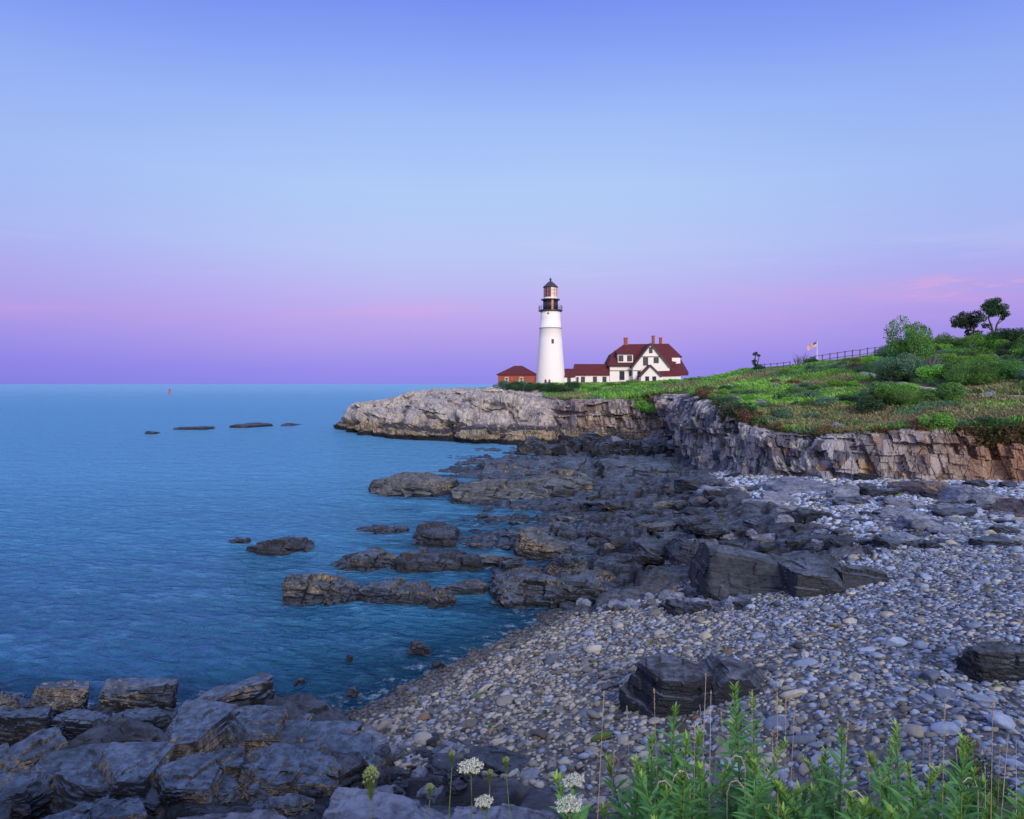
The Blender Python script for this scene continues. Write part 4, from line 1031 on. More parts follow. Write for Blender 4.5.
make_tree('tree', 993, 82, 297, 'taller dark tree with a rounded crown on the right skyline',
   [(992,303,7.5),(998,307,7.5),(994,309,6.5),(1002,309,5.5),(986,309,5.5),(1003,314,4.5),(991,314,5),(982,318,4),(1008,315,2.5),(996,300,4),(985,326,3.5),(1003,319,2)],
   [[(990,345),(991,330),(988,318),(988,306)],[(991,338),(996,325),(1001,314)],[(996,325),(1003,320),(1007,315)],[(991,330),(984,322),(983,314)],[(988,318),(994,309),(996,300)]], 5, 9500)
make_tree('tree', 968, 84, 311, 'smaller dark tree leaning left on the right skyline',
   [(967,318,7.5),(959,321,5.5),(975,317,6.5),(970,322,6),(955,325,3.5),(965,324,5),(975,325,4),(972,334,5),(969,330,3),(979,333,3.5)],
   [[(971,345),(970,335),(966,325),(962,319)],[(970,335),(973,325),(975,317)],[(966,325),(958,323)]], 6, 8000)
make_tree('small_tree', 756, 92, 351, 'tiny wind bent tree on the skyline left of the flag',
   [(756,353.5,2.2),(759,355,1.8),(755,361,2.2),(754,364,2.4)], [[(756,366),(755,360),(756,354)],[(755,360),(759,356)]], 8, 1300, .13)
def bare_shrub(px, Yv, h, label, seed, spread=.35, name='dead_shrub'):
    r = random.Random(seed); x0 = (px-CX)/F*Yv; zb = float(upland(np.array([x0]), np.array([Yv]))[0])
    mb = MB()
    for i in range(14):
        a = r.uniform(0, 6.28); t = r.uniform(.1, spread); hh = h*r.uniform(.6, 1)
        p1 = (math.cos(a)*t*hh*.5, math.sin(a)*t*hh*.5, hh*.5); p2 = (math.cos(a)*t*hh*1.2+r.gauss(0, .1), math.sin(a)*t*hh*1.2, hh)
        mb.tube([(0, 0, -.1), p1, p2], [.035, .022, .01], 4)
        for j in range(3): mb.tube([p1, (p1[0]+r.gauss(0, .25)*h*.5, p1[1]+r.gauss(0, .25)*h*.5, p1[2]+h*.3*r.random()+.1)], [.015, .006], 3)
    o = mb.build(name, M['deadwood'], None, loc=(x0, Yv, zb)); tag(o, label, 'dead shrub'); return o
bare_shrub(802, 88, 2.2, 'leafless grey bush leaning toward the flagpole', 1, .5)
bare_shrub(797, 89, 1.6, 'small leafless bush left of the flagpole', 2, .4)
bare_shrub(928, 61, 2.3, 'pale bare branches beside the tallest bush', 3, .5)
bare_shrub(936, 60, 1.8, 'pale leafless shrub at the head of the path', 4, .6)
bare_shrub(888, 54, 1.6, 'grey leafless shrub half way down the hill', 5, .4)

# ------------------------------------------------------------------ fence and flag
def gz(x, y): return float(upland(np.array([x]), np.array([y]))[0])
def fence(pts, label, n, h=1.15):
    X0, Y0 = (pts[0][0]-CX)/F*pts[0][1], pts[0][1]; z0 = gz(X0, Y0)
    root = empty('rail_fence', (X0, Y0, z0), label, 'fence'); P = []
    tq = np.linspace(0, len(pts)-1, n)
    for q in tq:
        px = np.interp(q, range(len(pts)), [p[0] for p in pts]); yv = np.interp(q, range(len(pts)), [p[1] for p in pts]); x = (px-CX)/F*yv; P.append((x, yv, gz(x, yv)))
    for p in P:
        MB((X0, Y0, z0)).box((p[0]-.05, p[1]-.05, p[2]-.3), (p[0]+.05, p[1]+.05, p[2]+h)).build('post', M['wood'], root)
    for a, b in zip(P[:-1], P[1:]):
        for f_ in (.45, .92):
            MB((X0, Y0, z0)).tube([(a[0], a[1]-.09, a[2]+h*f_), (b[0], b[1]-.09, b[2]+h*f_)], .035, 4).build('rail', M['wood'], root)
fence([(815,88),(850,84.5),(885,82.5),(905,82)], 'long wooden rail fence running up the hill crest behind the flagpole', 15, 1.25)
fence([(758,95),(790,92)], 'short low rail fence on the crest left of the flagpole', 6, .9)
xf, yf, _ = at(817, 0, 90); zf = gz(xf, yf); zt_ = H+(HY-340.5)/F*90
root = empty('flagpole', (xf, yf, zf), 'white flagpole with a drooping striped flag on the hill crest', 'flagpole')
MB().tube([(0, 0, -.2), (0, 0, zt_-zf)], [.06, .035], 8).build('pole', M['white'], root)
MB().lathe((0, 0), [(.02, zt_-zf), (.08, zt_-zf+.05), (.08, zt_-zf+.12), (.01, zt_-zf+.18)], 10).build('finial', M['straw'], root)
nu, nv_ = 40, 26; u = np.linspace(0, 1, nu); v = np.linspace(0, 1, nv_); Ug, Vg = np.meshgrid(u, v, indexing='ij')
fx = -.05-Ug*1.25; fz = (zt_-zf)-.1-Vg*.62-Ug*.55-(Ug**2)*.1; fy = .12*np.sin(Ug*9+Vg*2)*Ug
stripe = (np.floor(Vg*13) % 2 == 0); T = np.where(stripe[..., None], np.array([.45, .03, .035]), np.array([.75, .72, .70])); cant = (Ug < .4) & (Vg < 7/13)
T = np.where(cant[..., None], np.array([.02, .03, .13]), T)
star = cant & ((np.floor(Ug*40) % 3 == 1) & (np.floor(Vg*26) % 3 == 1)); T = np.where(star[..., None], np.array([.7, .7, .7]), T)
link('flag', np_mesh('flag', np.stack([fx, fy, fz], -1).reshape(-1, 3), grid_faces(nu, nv_), True, {'tint': T.reshape(-1, 3)}), M['flag'], root)

# ------------------------------------------------------------------ buildings (metres from the picture scale at 150 m)
def Pt(px, py, Yv): return at(px, py, Yv)
gy = 150.0
def window(parent, o, px, py0, py1, w, Yv, pane='glass', frame='trim', name='window', fw=.10):
    x0, _, z1 = Pt(px-w/2, py0, Yv); x1, _, z0 = Pt(px+w/2, py1, Yv)
    f_ = MB(o); d = .10
    f_.box((x0-fw, Yv-d, z0-fw), (x0, Yv+.05, z1+fw)); f_.box((x1, Yv-d, z0-fw), (x1+fw, Yv+.05, z1+fw))
    f_.box((x0, Yv-d, z1), (x1, Yv+.05, z1+fw)); f_.box((x0, Yv-d, z0-fw), (x1, Yv+.05, z0))
    if name == 'window': f_.box((x0, Yv-d+.02, (z0+z1)/2-.03), (x1, Yv+.04, (z0+z1)/2+.03))
    w_ = f_.build(name, M[frame], parent)
    MB(o).box((x0, Yv-.045, z0), (x1, Yv+.03, z1)).build('pane', M[pane], w_)
def qroof(mb, pts, th=.12):
    mb.prism(pts, (0, 0, th))
# lighthouse
lx, ly, lz = Pt(550.5, 385.5, gy); k = gy/F
tower = empty('lighthouse', (lx, ly, lz-1), 'tall white round lighthouse tower with a black lantern room', 'lighthouse')
def zz(py): return (HY-py)*k+H-(lz-1)
def rk_(w): return w*k/2
MB().lathe((0, 0), [(rk_(30.5), 0), (rk_(30.2), zz(385)), (rk_(27.6), zz(370)), (rk_(25.2), zz(355)), (rk_(23.2), zz(340)), (rk_(21.8), zz(328.8)), (rk_(22.6), zz(328.4)), (rk_(22.6), zz(327.6)), (rk_(21.0), zz(327.3)), (rk_(20.0), zz(318)), (rk_(19.6), zz(312))], 64).build('tower_shaft', M['tower_white'], tower, True)
MB().lathe((0, 0), [(rk_(22.3), zz(328.9)), (rk_(23.0), zz(328.3)), (rk_(23.0), zz(327.9)), (rk_(21.2), zz(327.4))], 64).build('belt_course', simple('grey_belt', (.42, .43, .5), .7), tower)
MB().lathe((0, 0), [(rk_(19.8), zz(312.2)), (rk_(24), zz(311.2)), (rk_(24), zz(310.3)), (rk_(16), zz(310.2))], 48).build('gallery', M['black'], tower)
rl = MB()
for j in range(20):
    a = 2*math.pi*j/20; c, s = math.cos(a)*rk_(23.4), math.sin(a)*rk_(23.4); rl.tube([(c, s, zz(310.5)), (c, s, zz(306))], .03, 4)
for h_ in (306, 308.2): rl.tube([(math.cos(2*math.pi*j/40)*rk_(23.4), math.sin(2*math.pi*j/40)*rk_(23.4), zz(h_)) for j in range(41)], .03, 4)
rl.build('gallery_rail', M['black'], tower)
MB().lathe((0, 0), [(rk_(15), zz(310.3)), (rk_(15), zz(300.6))], 32).build('watch_room', M['black'], tower, True)
MB().box((-rk_(-1.0)-.0, -rk_(15)-.07, zz(310)), (rk_(5.0), -rk_(14), zz(300.8))).build('watch_room_red_reflection', M['copper'], tower)  # red reflection on the dark drum, put in as a coloured box
MB().lathe((0, 0), [(rk_(14), zz(300.7)), (rk_(19), zz(300.2)), (rk_(19), zz(299.4)), (rk_(12), zz(299.2))], 32).build('upper_gallery', M['black'], tower)
MB().lathe((0, 0), [(rk_(13.6), zz(299.3)), (rk_(13.6), zz(297.5))], 32).build('lantern_base', M['white'], tower, True)
# lantern panes, 12 sided, each its own pane; shade painted left, sun glow right
for j in range(12):
    a0, a1 = 2*math.pi*j/12, 2*math.pi*(j+1)/12; rr_ = rk_(13.0)
    p = [(rr_*math.cos(a0), rr_*math.sin(a0), zz(297.5)), (rr_*math.cos(a1), rr_*math.sin(a1), zz(297.5)), (rr_*math.cos(a1), rr_*math.sin(a1), zz(287.4)), (rr_*math.cos(a0), rr_*math.sin(a0), zz(287.4))]
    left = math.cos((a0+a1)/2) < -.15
    MB().prism(p, (-.05*math.cos(a0), -.05*math.sin(a0), 0)).build('lantern_pane', M['glass_shade' if left else 'glass_glow'], tower)
mb = MB()
for j in range(12):
    a = 2*math.pi*j/12; c, s = math.cos(a)*rk_(13.3), math.sin(a)*rk_(13.3); mb.tube([(c, s, zz(299.2)), (c, s, zz(287.2))], .05, 4)
for h_ in (290.5, 294): mb.tube([(math.cos(2*math.pi*j/12)*rk_(13.3), math.sin(2*math.pi*j/12)*rk_(13.3), zz(h_)) for j in range(13)], .035, 4)
mb.build('lantern_frame', M['copper'], tower)
rf = MB().lathe((0, 0), [(rk_(15), zz(287.6)), (rk_(15.2), zz(287.0)), (rk_(10), zz(284.5)), (rk_(5), zz(282.2)), (rk_(1.6), zz(281.2))], 24).build('lantern_roof', M['black'], tower)
MB().lathe((0, 0), [(rk_(1.4), zz(281.3)), (rk_(1.4), zz(280.6)), (rk_(2.3), zz(279.8)), (rk_(2.3), zz(279)), (rk_(.7), zz(278.4)), (rk_(.5), zz(277.5))], 12).build('vent_ball', M['black'], rf, True)
def tower_window(px, py, w, h, R_):
    x = (px-550.5)*k; yv = -math.sqrt(max(R_**2-x**2, 0)); z = zz(py)
    f_ = MB().box((x-w*k/2-.08, yv-.10, z-h*k/2-.08), (x+w*k/2+.08, yv+.3, z+h*k/2+.08)).build('window', M['deadwood'], tower)
    MB().box((x-w*k/2, yv-.13, z-h*k/2), (x+w*k/2, yv+.2, z+h*k/2)).build('pane', M['glass'], f_)
tower_window(552, 342, 1.6, 3.6, rk_(23.5)); tower_window(547.8, 314.2, .9, .9, rk_(19.7))
# brick house
o = Pt(516.5, 386, gy); br = empty('brick_house', (o[0], o[1], o[2]-1), 'small red brick building with a hipped dark red roof left of the tower', 'house'); O = (o[0], o[1], o[2]-1)
xa, xb = Pt(498, 0, gy)[0], Pt(536, 0, gy)[0]; zb_ = Pt(0, 388, gy)[2]-.5; ze = Pt(0, 374.3, gy)[2]
MB(O).box((xa, gy, zb_), (xb, gy+7, ze)).build('wall', M['brick'], br)
e = .35; zr = Pt(0, 366, gy)[2]+.15
MB(O).poly([(xa-e, gy-e, ze), (xb+e, gy-e, ze), (xb+e, gy+7+e, ze), (xa-e, gy+7+e, ze), (xa+3.6, gy+3.5, zr), (xb-3.0, gy+3.5, zr), (xa-e, gy-e, ze-.15), (xb+e, gy-e, ze-.15), (xb+e, gy+7+e, ze-.15), (xa-e, gy+7+e, ze-.15)],
  [(0,1,5,4),(1,2,5),(2,3,4,5),(3,0,4),(6,7,1,0),(7,8,2,1),(8,9,3,2),(9,6,0,3),(9,8,7,6)]).build('roof', M['roof'], br)
window(br, O, 506.6, 377.5, 382.5, 2.6, gy-.02, 'glass', 'white'); window(br, O, 521.4, 377.5, 382.5, 2.6, gy-.02, 'glass', 'white')
# link building + porch
o = Pt(590, 386, gy); lk = empty('link_building', (o[0], o[1], o[2]-1), 'long low white building with a dark red roof between tower and house', 'building'); O = (o[0], o[1], o[2]-1)
def gab(parent, O, px0, px1, pe, pr, pb, Yf, dep, wallmat='white', ov=.3, hipL=0):
    x0, x1 = Pt(px0, 0, Yf)[0], Pt(px1, 0, Yf)[0]; ze = Pt(0, pe, Yf)[2]; zr = H-(pr-HY)/F*(Yf+dep/2); zb = Pt(0, pb, Yf)[2]
    MB(O).prism([(x0, Yf, zb), (x0, Yf+dep, zb), (x0, Yf+dep, ze), (x0, Yf+dep/2, zr-.2) if hipL == 0 else (x0, Yf+dep, ze-.001), (x0, Yf, ze)] if hipL == 0 else [(x0, Yf, zb), (x0, Yf+dep, zb), (x0, Yf+dep, ze), (x0, Yf, ze)], (x1-x0, 0, 0)).build('wall', M[wallmat], parent)
    th = .14; V = [(x0-ov, Yf-ov, ze-.05), (x1+.0, Yf-ov, ze-.05), (x1, Yf+dep/2, zr), (x0+hipL, Yf+dep/2, zr), (x1, Yf+dep+ov, ze-.05), (x0-ov, Yf+dep+ov, ze-.05)]
    V += [(a, b, c+th) for a, b, c in V]
    MB(O).poly(V, [(6,7,8,9),(9,8,10,11),(0,3,2,1),(3,5,4,2),(0,1,7,6),(4,5,11,10),(0,6,9,3),(3,9,11,5),(1,2,8,7),(2,4,10,8)]).build('roof', M['roof'], parent)
gab(lk, O, 575.5, 609.5, 375.3, 364.6, 388, gy, 6)
for p_ in (583, 595, 604.5): window(lk, O, p_, 377, 383.5, 3.0, gy-.02)
window(lk, O, 577.5, 377.5, 385, 1.3, gy-.02, 'glass', 'trim', 'door')
o = Pt(567, 386, gy); pc = empty('porch_building', (o[0], o[1], o[2]-1), 'smallest white building with a red roof touching the tower', 'building'); O = (o[0], o[1], o[2]-1)
gab(pc, O, 560, 575.2, 377, 369.3, 388, gy-1, 5, hipL=1.2)
window(pc, O, 563.2, 379.6, 381.4, 1.6, gy-1.02); window(pc, O, 569, 377.8, 385, 2.6, gy-1.02, 'glass', 'trim', 'door')
# keeper's house
o = Pt(648, 386, gy); kh = empty('keeper_house', (o[0], o[1], o[2]-1), 'large white house with steep dark red roofs, gables and three brick chimneys', 'house'); O = (o[0], o[1], o[2]-1)
P3 = Pt
mw = MB(O); mw.box((P3(610, 0, 151)[0], 151, P3(0, 388, 151)[2]), (P3(680, 0, 151)[0], 159.5, P3(0, 365.8, 151)[2])); mw.build('wall', M['white'], kh)
Yr_ = 155.2
Av, Bv = P3(624, 344.2, Yr_), P3(668.5, 343.6, Yr_); ML = P3(611.2, 354.5, 153); EL = P3(608, 366.2, 150.4); ER = P3(672, 366.2, 150.4); MR = P3(682.5, 357, 152.8); MRb = (MR[0], 157.6, MR[2]); MLb = (ML[0], 157.4, ML[2])
ELb = (EL[0], 160, EL[2]); ERb = (ER[0], 160, ER[2])
V = [Av, Bv, ML, EL, ER, MR, MRb, MLb, ELb, ERb]
MB(O).poly(V, [(0,2,3,4,5,1),(1,5,6),(0,7,2),(2,7,8,3),(0,1,6,9,8,7),(3,8,9,4),(4,9,6,5)]).build('roof', M['roof'], kh)
def gable(px0, px1, pa, pyA, pe, pb, Yf, Yb, name='gable_wall'):
    pts = [P3(px0, pb, Yf), P3(px1, pb, Yf), P3(px1, pe, Yf), P3(pa, pyA, Yf), P3(px0, pe, Yf)]
    MB(O).prism(pts, (0, Yb-Yf, 0)).build(name, M['white'], kh)
    ap = P3(pa, pyA-1.0, Yf-.35); l = P3(px0-1.4, pe+.9, Yf-.35); r2 = P3(px1+1.4, pe+.9, Yf-.35); t = .32
    for q, sg in ((l, -1), (r2, 1)):
        MB(O).prism([q, ap, (ap[0], ap[1], ap[2]-t), (q[0]-sg*.22, q[1], q[2]-t+.15)], (0, Yb-Yf, 0)).build('gable_roof', M['roof'], kh)
        MB(O).prism([(q[0], q[1]-.06, q[2]), (ap[0], ap[1]-.06, ap[2]), (ap[0], ap[1]-.06, ap[2]-t-.08), (q[0]-sg*.24, q[1]-.06, q[2]-t+.05)], (0, .055, 0)).build('bargeboard', M['trim'], kh)
gable(633, 669.5, 651, 344, 366, 388, 149.2, 155)
gable(641, 661, 650.8, 365.5, 375, 388, 146.4, 151)
# right lower block
x0, x1 = P3(653, 0, 148)[0], P3(681, 0, 148)[0]
MB(O).box((x0, 148.2, P3(0, 388, 148)[2]), (x1, 155, P3(0, 375.5, 148)[2])).build('side_wall', M['white'], kh)
V = [P3(652, 375.6, 147.8), P3(688.5, 374.5, 147.8), P3(681, 359.5, 152.8), P3(652, 363.5, 151.8), P3(688.5, 372, 156), P3(681, 359.5, 155)]
V += [(a, b, c-.2) for a, b, c in V[:2]] 
MB(O).poly(V, [(0,1,2,3),(1,4,5,2),(0,6,7,1),(3,2,5)]).build('side_roof', M['roof'], kh)
MB(O).box(tuple(P3(672, 365, 151.5)), (P3(680.3, 0, 151.5)[0], 157, P3(0, 357.8, 151.5)[2])).build('side_dormer', M['white'], kh)
# dormer on the left roof
da, db = P3(618, 362.5, 151), P3(633, 354.2, 151)
dm = MB(O).box((da[0], 151, da[2]), (db[0], 154.5, db[2])).build('dormer', M['white'], kh)
MB(O).prism([(da[0]-.25, 150.6, db[2]), (db[0]+.2, 150.6, db[2]), (db[0]+.2, 154.9, db[2]+.9), (da[0]-.25, 154.9, db[2]+.9)], (0, 0, .14)).build('dormer_roof', M['roof'], dm)
for a in ((621, 355.8, 360.8, 3.8, 150.98), (629.6, 355.8, 360.8, 3.8, 150.98), (650.8, 347.6, 352.6, 2.4, 149.18), (645.6, 357.8, 365, 4, 149.18), (656.2, 357.8, 362.6, 4, 149.18),
          (622, 371.6, 379.5, 4, 150.98), (630.3, 371.2, 375.6, 1.5, 150.98), (639, 371.6, 380.5, 2.2, 149.18), (647.2, 376.8, 382.5, 2.8, 146.38), (654.3, 376.8, 381.3, 2.8, 146.38)):
    window(kh, O, *a)
for a, b, c, d, yv in ((610, 633, 370.3, 370.9, 150.9), (633, 641.5, 370.3, 370.9, 149.1), (639, 663.5, 356.3, 357, 149.1), (609.6, 633, 364.6, 365.3, 150.3)):
    q0, q1 = P3(a, d, yv), P3(b, c, yv); MB(O).box((q0[0], yv, q0[2]), (q1[0], yv+.12, q1[2])).build('trim_board', M['trim'], kh)
for px, p0, p1, w, yv in ((626, 338.2, 347, 3.4, 155), (653.6, 336.2, 347, 2.4, 156.2), (661, 338, 347, 2.2, 156)):
    q0, q1 = P3(px-w/2, p1, yv), P3(px+w/2, p0, yv)
    c_ = MB(O).box((q0[0], yv, q0[2]), (q1[0], yv+.8, q1[2])).build('chimney', M['brick'], kh)
    MB(O).box((q0[0]-.07, yv-.07, q1[2]+.002), (q1[0]+.07, yv+.87, q1[2]+.14)).build('chimney_cap', M['brick'], c_)
# low pale wall in front of the brick house
w0, w1 = P3(500, 386.5, 146), P3(534, 386.5, 146)
ob = MB((w0[0], 146, w0[2]-1)); seg_n = 9
for i in range(seg_n):
    xa_ = w0[0]+(w1[0]-w0[0])*i/seg_n; xb_ = w0[0]+(w1[0]-w0[0])*(i+1)/seg_n-.06
    ob.box((xa_, 146, w0[2]-1), (xb_, 146.4, P3(0, 385.4, 146)[2]+.05*(i % 2)))
tag(ob.build('stone_wall', simple('pale_stone', (.42, .38, .38), .9, .2, 2), None, loc=(w0[0], 146, w0[2]-1)), 'low pale stone wall in front of the brick house', 'wall')

# ------------------------------------------------------------------ people by the lighthouse
def person_mat(name, top_c, leg_c, skin=(.45, .28, .2), hair=(.04, .03, .02)):
    t = NT(name); g = t.n('ShaderNodeTexCoord').outputs['Object']; s = t.n('ShaderNodeSeparateXYZ'); t.set(s.inputs[0], g)
    c = t.ramp(t.math('DIVIDE', s.outputs[2], 1.8), [(0, (.03, .03, .03)), (.05, leg_c), (.52, top_c), (.83, skin), (.95, hair)], 'CONSTANT')
    return t.out(t.pr(c, .85, None, .2))
def person(px, Yv, zfeet, label, tc, lc, rz=0):
    J = [(0, 0, .95), (0, 0, 1.2), (0, 0, 1.42), (0, 0, 1.52), (0, -.01, 1.64), (0, 0, 1.73), (-.17, 0, 1.40), (-.24, .0, 1.13), (-.24, -.06, .88), (.17, 0, 1.40), (.24, 0, 1.13), (.22, -.08, .88),
         (-.09, 0, .88), (-.11, -.02, .5), (-.12, .02, .08), (-.12, -.12, .04), (.09, 0, .88), (.11, -.02, .5), (.13, .02, .08), (.13, -.12, .04), (-.24, -.08, .78), (.21, -.11, .78)]
    E = [(0,1),(1,2),(2,3),(3,4),(4,5),(2,6),(6,7),(7,8),(8,20),(2,9),(9,10),(10,11),(11,21),(0,12),(12,13),(13,14),(14,15),(0,16),(16,17),(17,18),(18,19)]
    Rr = [.15, .14, .15, .06, .10, .085, .07, .05, .038, .07, .05, .038, .10, .07, .05, .04, .10, .07, .05, .04, .035, .035]
    me = bpy.data.meshes.new('person'); me.from_pydata(J, E, []); me.update()
    ob = link('person', me, person_mat('person_clothes', tc, lc), None, ((px-CX)/F*Yv, Yv, zfeet), rz)
    md = ob.modifiers.new('Skin', 'SKIN')
    if not me.skin_vertices: 
        bpy.context.view_layer.objects.active = ob; ob.select_set(True)
    for i, sv in enumerate(me.skin_vertices[0].data): sv.radius = (Rr[i], Rr[i]*.85); sv.use_root = (i == 0)
    sb = ob.modifiers.new('Sub', 'SUBSURF'); sb.levels = 1; sb.render_levels = 1
    tag(ob, label, 'person'); return ob
try:
    zf = P3(0, 386.8, 145)[2]
    person(545.5, 145, zf, 'person in dark clothes standing left at the foot of the white tower', (.03, .03, .05), (.02, .02, .03), 2.9)
    person(549.5, 145.3, zf, 'person in a brown top standing right at the foot of the white tower', (.22, .08, .05), (.04, .04, .07), 3.3)
    person(519.5, 144.5, zf+.1, 'person in a pale green top before the brick house wall', (.25, .5, .25), (.05, .05, .08), 3.0)
    person(512, 144.6, zf+.1, 'person in red standing left before the brick house wall', (.45, .06, .05), (.03, .03, .06), 3.4)
except Exception as ex:
    print('person failed', ex)

# ------------------------------------------------------------------ buoy
bx, by, _ = on(169.5, 393.6, 0)
bu = empty('channel_buoy', (bx, by, 0), 'red channel buoy floating far out at left below the horizon', 'buoy')
MB().lathe((0, 0), [(1.0, -.6), (1.25, -.2), (1.25, .5), (.9, .75)], 20).build('float', M['redpaint'], bu)
tw = MB()
for j in range(4):
    a = math.pi/4+math.pi/2*j; tw.tube([(.8*math.cos(a), .8*math.sin(a), .7), (.35*math.cos(a), .35*math.sin(a), 3.6)], .12, 5)
for z_ in (1.5, 2.5): tw.tube([(.62*math.cos(math.pi/4+math.pi/2*j), .62*math.sin(math.pi/4+math.pi/2*j), z_) for j in range(5)], .09, 4)
tw.build('tower_frame', M['redpaint'], bu)
MB().lathe((0, 0), [(.62, 2.0), (.62, 3.7), (.25, 4.1), (.2, 4.5)], 16).build('lantern', M['redpaint'], bu)

# ------------------------------------------------------------------ foreground plants
def blade_leaf(base, direction, length, width, droop, n=5):
    """pointed leaf strip; returns verts, quads"""
    d = np.array(direction, float); d /= np.linalg.norm(d); up = np.array([0, 0, 1.0]); s = np.cross(d, up); s /= (np.linalg.norm(s)+1e-9); nrm = np.cross(s, d)
    V = []; Q = []
    for i in range(n+1):
        t = i/n; w = width*(math.sin(math.pi*min(1, t*.9+.08))**.8)*.5*(1 if t < 1 else 0.05)
        c = np.array(base)+d*length*t+np.array([0, 0, -1])*droop*length*t*t
        V += [c-s*w+nrm*w*.35, c, c+s*w+nrm*w*.35]
    for i in range(n):
        a = i*3; Q += [(a, a+1, a+4, a+3), (a+1, a+2, a+5, a+4)]
    return V, Q
def herb(px, py, Yv, h, label, seed, leafL=.085, group=None):
    r = random.Random(seed); x, y, zt = at(px, py, Yv); zb = zt-h
    root = empty('leafy_plant', (x, y, zb), label, 'plant', group)
    lean = (r.gauss(0, .035 if seed < 300 else .09), r.gauss(0, .035 if seed < 300 else .09)); pts = [(lean[0]*t*t*h*2, lean[1]*t*t*h*2, h*t) for t in np.linspace(0, 1, 9)]
    def sp(t): return (lean[0]*t*t*h*2, lean[1]*t*t*h*2, h*t)
    MB().tube(pts, list(np.linspace(.0055, .0018, 9)), 6).build('stem', M['stem'], root)
    V, Q = [], []; t = .12; a = r.uniform(0, 6.28)
    n = int(h/.0095)
    for i in range(n):
        t = .08+.9*(i/n); a += 2.4+r.gauss(0, .25)
        rise = .25+.9*t**4
        L_ = leafL*(1.15-.65*t**3)*r.uniform(.75, 1.25)*(1.0 if t < .9 else .6)
        v, q = blade_leaf(sp(t), (math.cos(a), math.sin(a), rise+r.gauss(0, .12)), L_, L_*r.uniform(.17, .25), r.uniform(.1, .45)*(1-t*.6))
        k_ = len(V); V += v; Q += [tuple(j+k_ for j in f) for f in q]
    me = np_mesh('foliage', V, np.array(Q), True); link('foliage', me, M['leaf_herb'], root); V, Q = [], []
    for i in range(30):
        a = r.uniform(0, 6.28); tt_ = r.uniform(.93, 1.0); v, q = blade_leaf(sp(tt_), (math.cos(a)*.8, math.sin(a)*.8, 1), leafL*.36, leafL*.07, .1)
        k_ = len(V); V += v; Q += [tuple(j+k_ for j in f) for f in q]
    link('shoot_tip', np_mesh('shoot_tip', V, np.array(Q), True), M['leaf_tip'], root)
    return root
gH = 'tall leafy green plants in the foreground'
herbs = [(668,714,3.1,'tall plant with a pale spiky tip left of the black boulder'),(742,684,3.0,'tallest leafy plant, rising in front of the black boulder'),(838,738,3.1,'leafy plant with a pointed top right of the tallest one'),(876,742,3.2,'slender leafy plant right of the pointed one'),
 (936,741,3.1,'bushy leafy plant near the right side by the dark shrub'),(628,760,3.0,'leafy plant at the left end of the green clump'),(700,750,2.9,'leafy plant between the two tallest ones'),(655,748,2.8,'short leafy plant in front of the pale tipped one')]
for i, (a, b, c, lb) in enumerate(herbs): herb(a, b, c, 1.0, lb, 100+i, .115)
hr = random.Random(3)
low = [(588,790),(606,800),(615,785),(640,780),(660,770),(676,765),(690,775),(712,768),(728,760),(752,765),(765,752),(778,775),(792,770),(808,765),(824,760),(815,790),(848,780),(862,768),(890,775),(902,768),(914,765),(926,778),(948,782),(965,795),(982,800),(1000,796),(1016,788),(735,790),(700,797),(650,797),(630,800),(872,798),(838,800),(780,800),(1030,790),(955,770),(720,745),(758,728),(683,742)]+[(600+i*12.5, 806+(i*7) % 9) for i in range(33)]+[(612+i*14, 782+(i*11) % 17) for i in range(28)]
for i, (a, b) in enumerate(low):
    where = 'at the left end of the clump' if a < 640 else 'below the pale tipped plant' if a < 700 else 'around the tallest plant' if a < 775 else 'in the low middle of the clump' if a < 850 else 'left of the dark reddish shrub' if a < 930 else 'in the right corner'
    herb(a+hr.uniform(-4, 4), b, hr.uniform(2.5, 3.3), hr.uniform(.7, .95), ('shorter green leafy plant ' if b > 775 else 'green leafy plant ')+where, 300+i, hr.uniform(.09, .13), gH)
# dark reddish shrub at right
r = np.random.default_rng(90); x, y, z = at(972, 775, 3.4)
root = empty('dry_shrub', (x, y, z-.35), 'dark olive and reddish shrub among the stalks at right', 'shrub')
C = crown_pts([(r.normal()*.06, r.normal()*.07, .30+r.normal()*.06, .07) for _ in range(8)], 1500, r, .2); V, Fq = leaf_quads(C, .022, r, .5, .35)
link('foliage', np_mesh('foliage', V, Fq), M['leaf_dark'], root)
C = crown_pts([(.0+r.normal()*.02, r.normal()*.03, .45+r.normal()*.03, .035) for _ in range(4)], 500, r, .2); V, Fq = leaf_quads(C, .02, r, .8, .35)
link('dry_tips', np_mesh('dry_tips', V, Fq), M['leaf_brown'], root)
mb = MB()
for i in range(7):
    a = i*.9; mb.tube([(0, 0, -.4), (.03*math.cos(a), .03*math.sin(a), .15), (.08*math.cos(a), .08*math.sin(a), .40)], [.006, .004, .002], 5)
mb.build('stem', M['bark'], root)
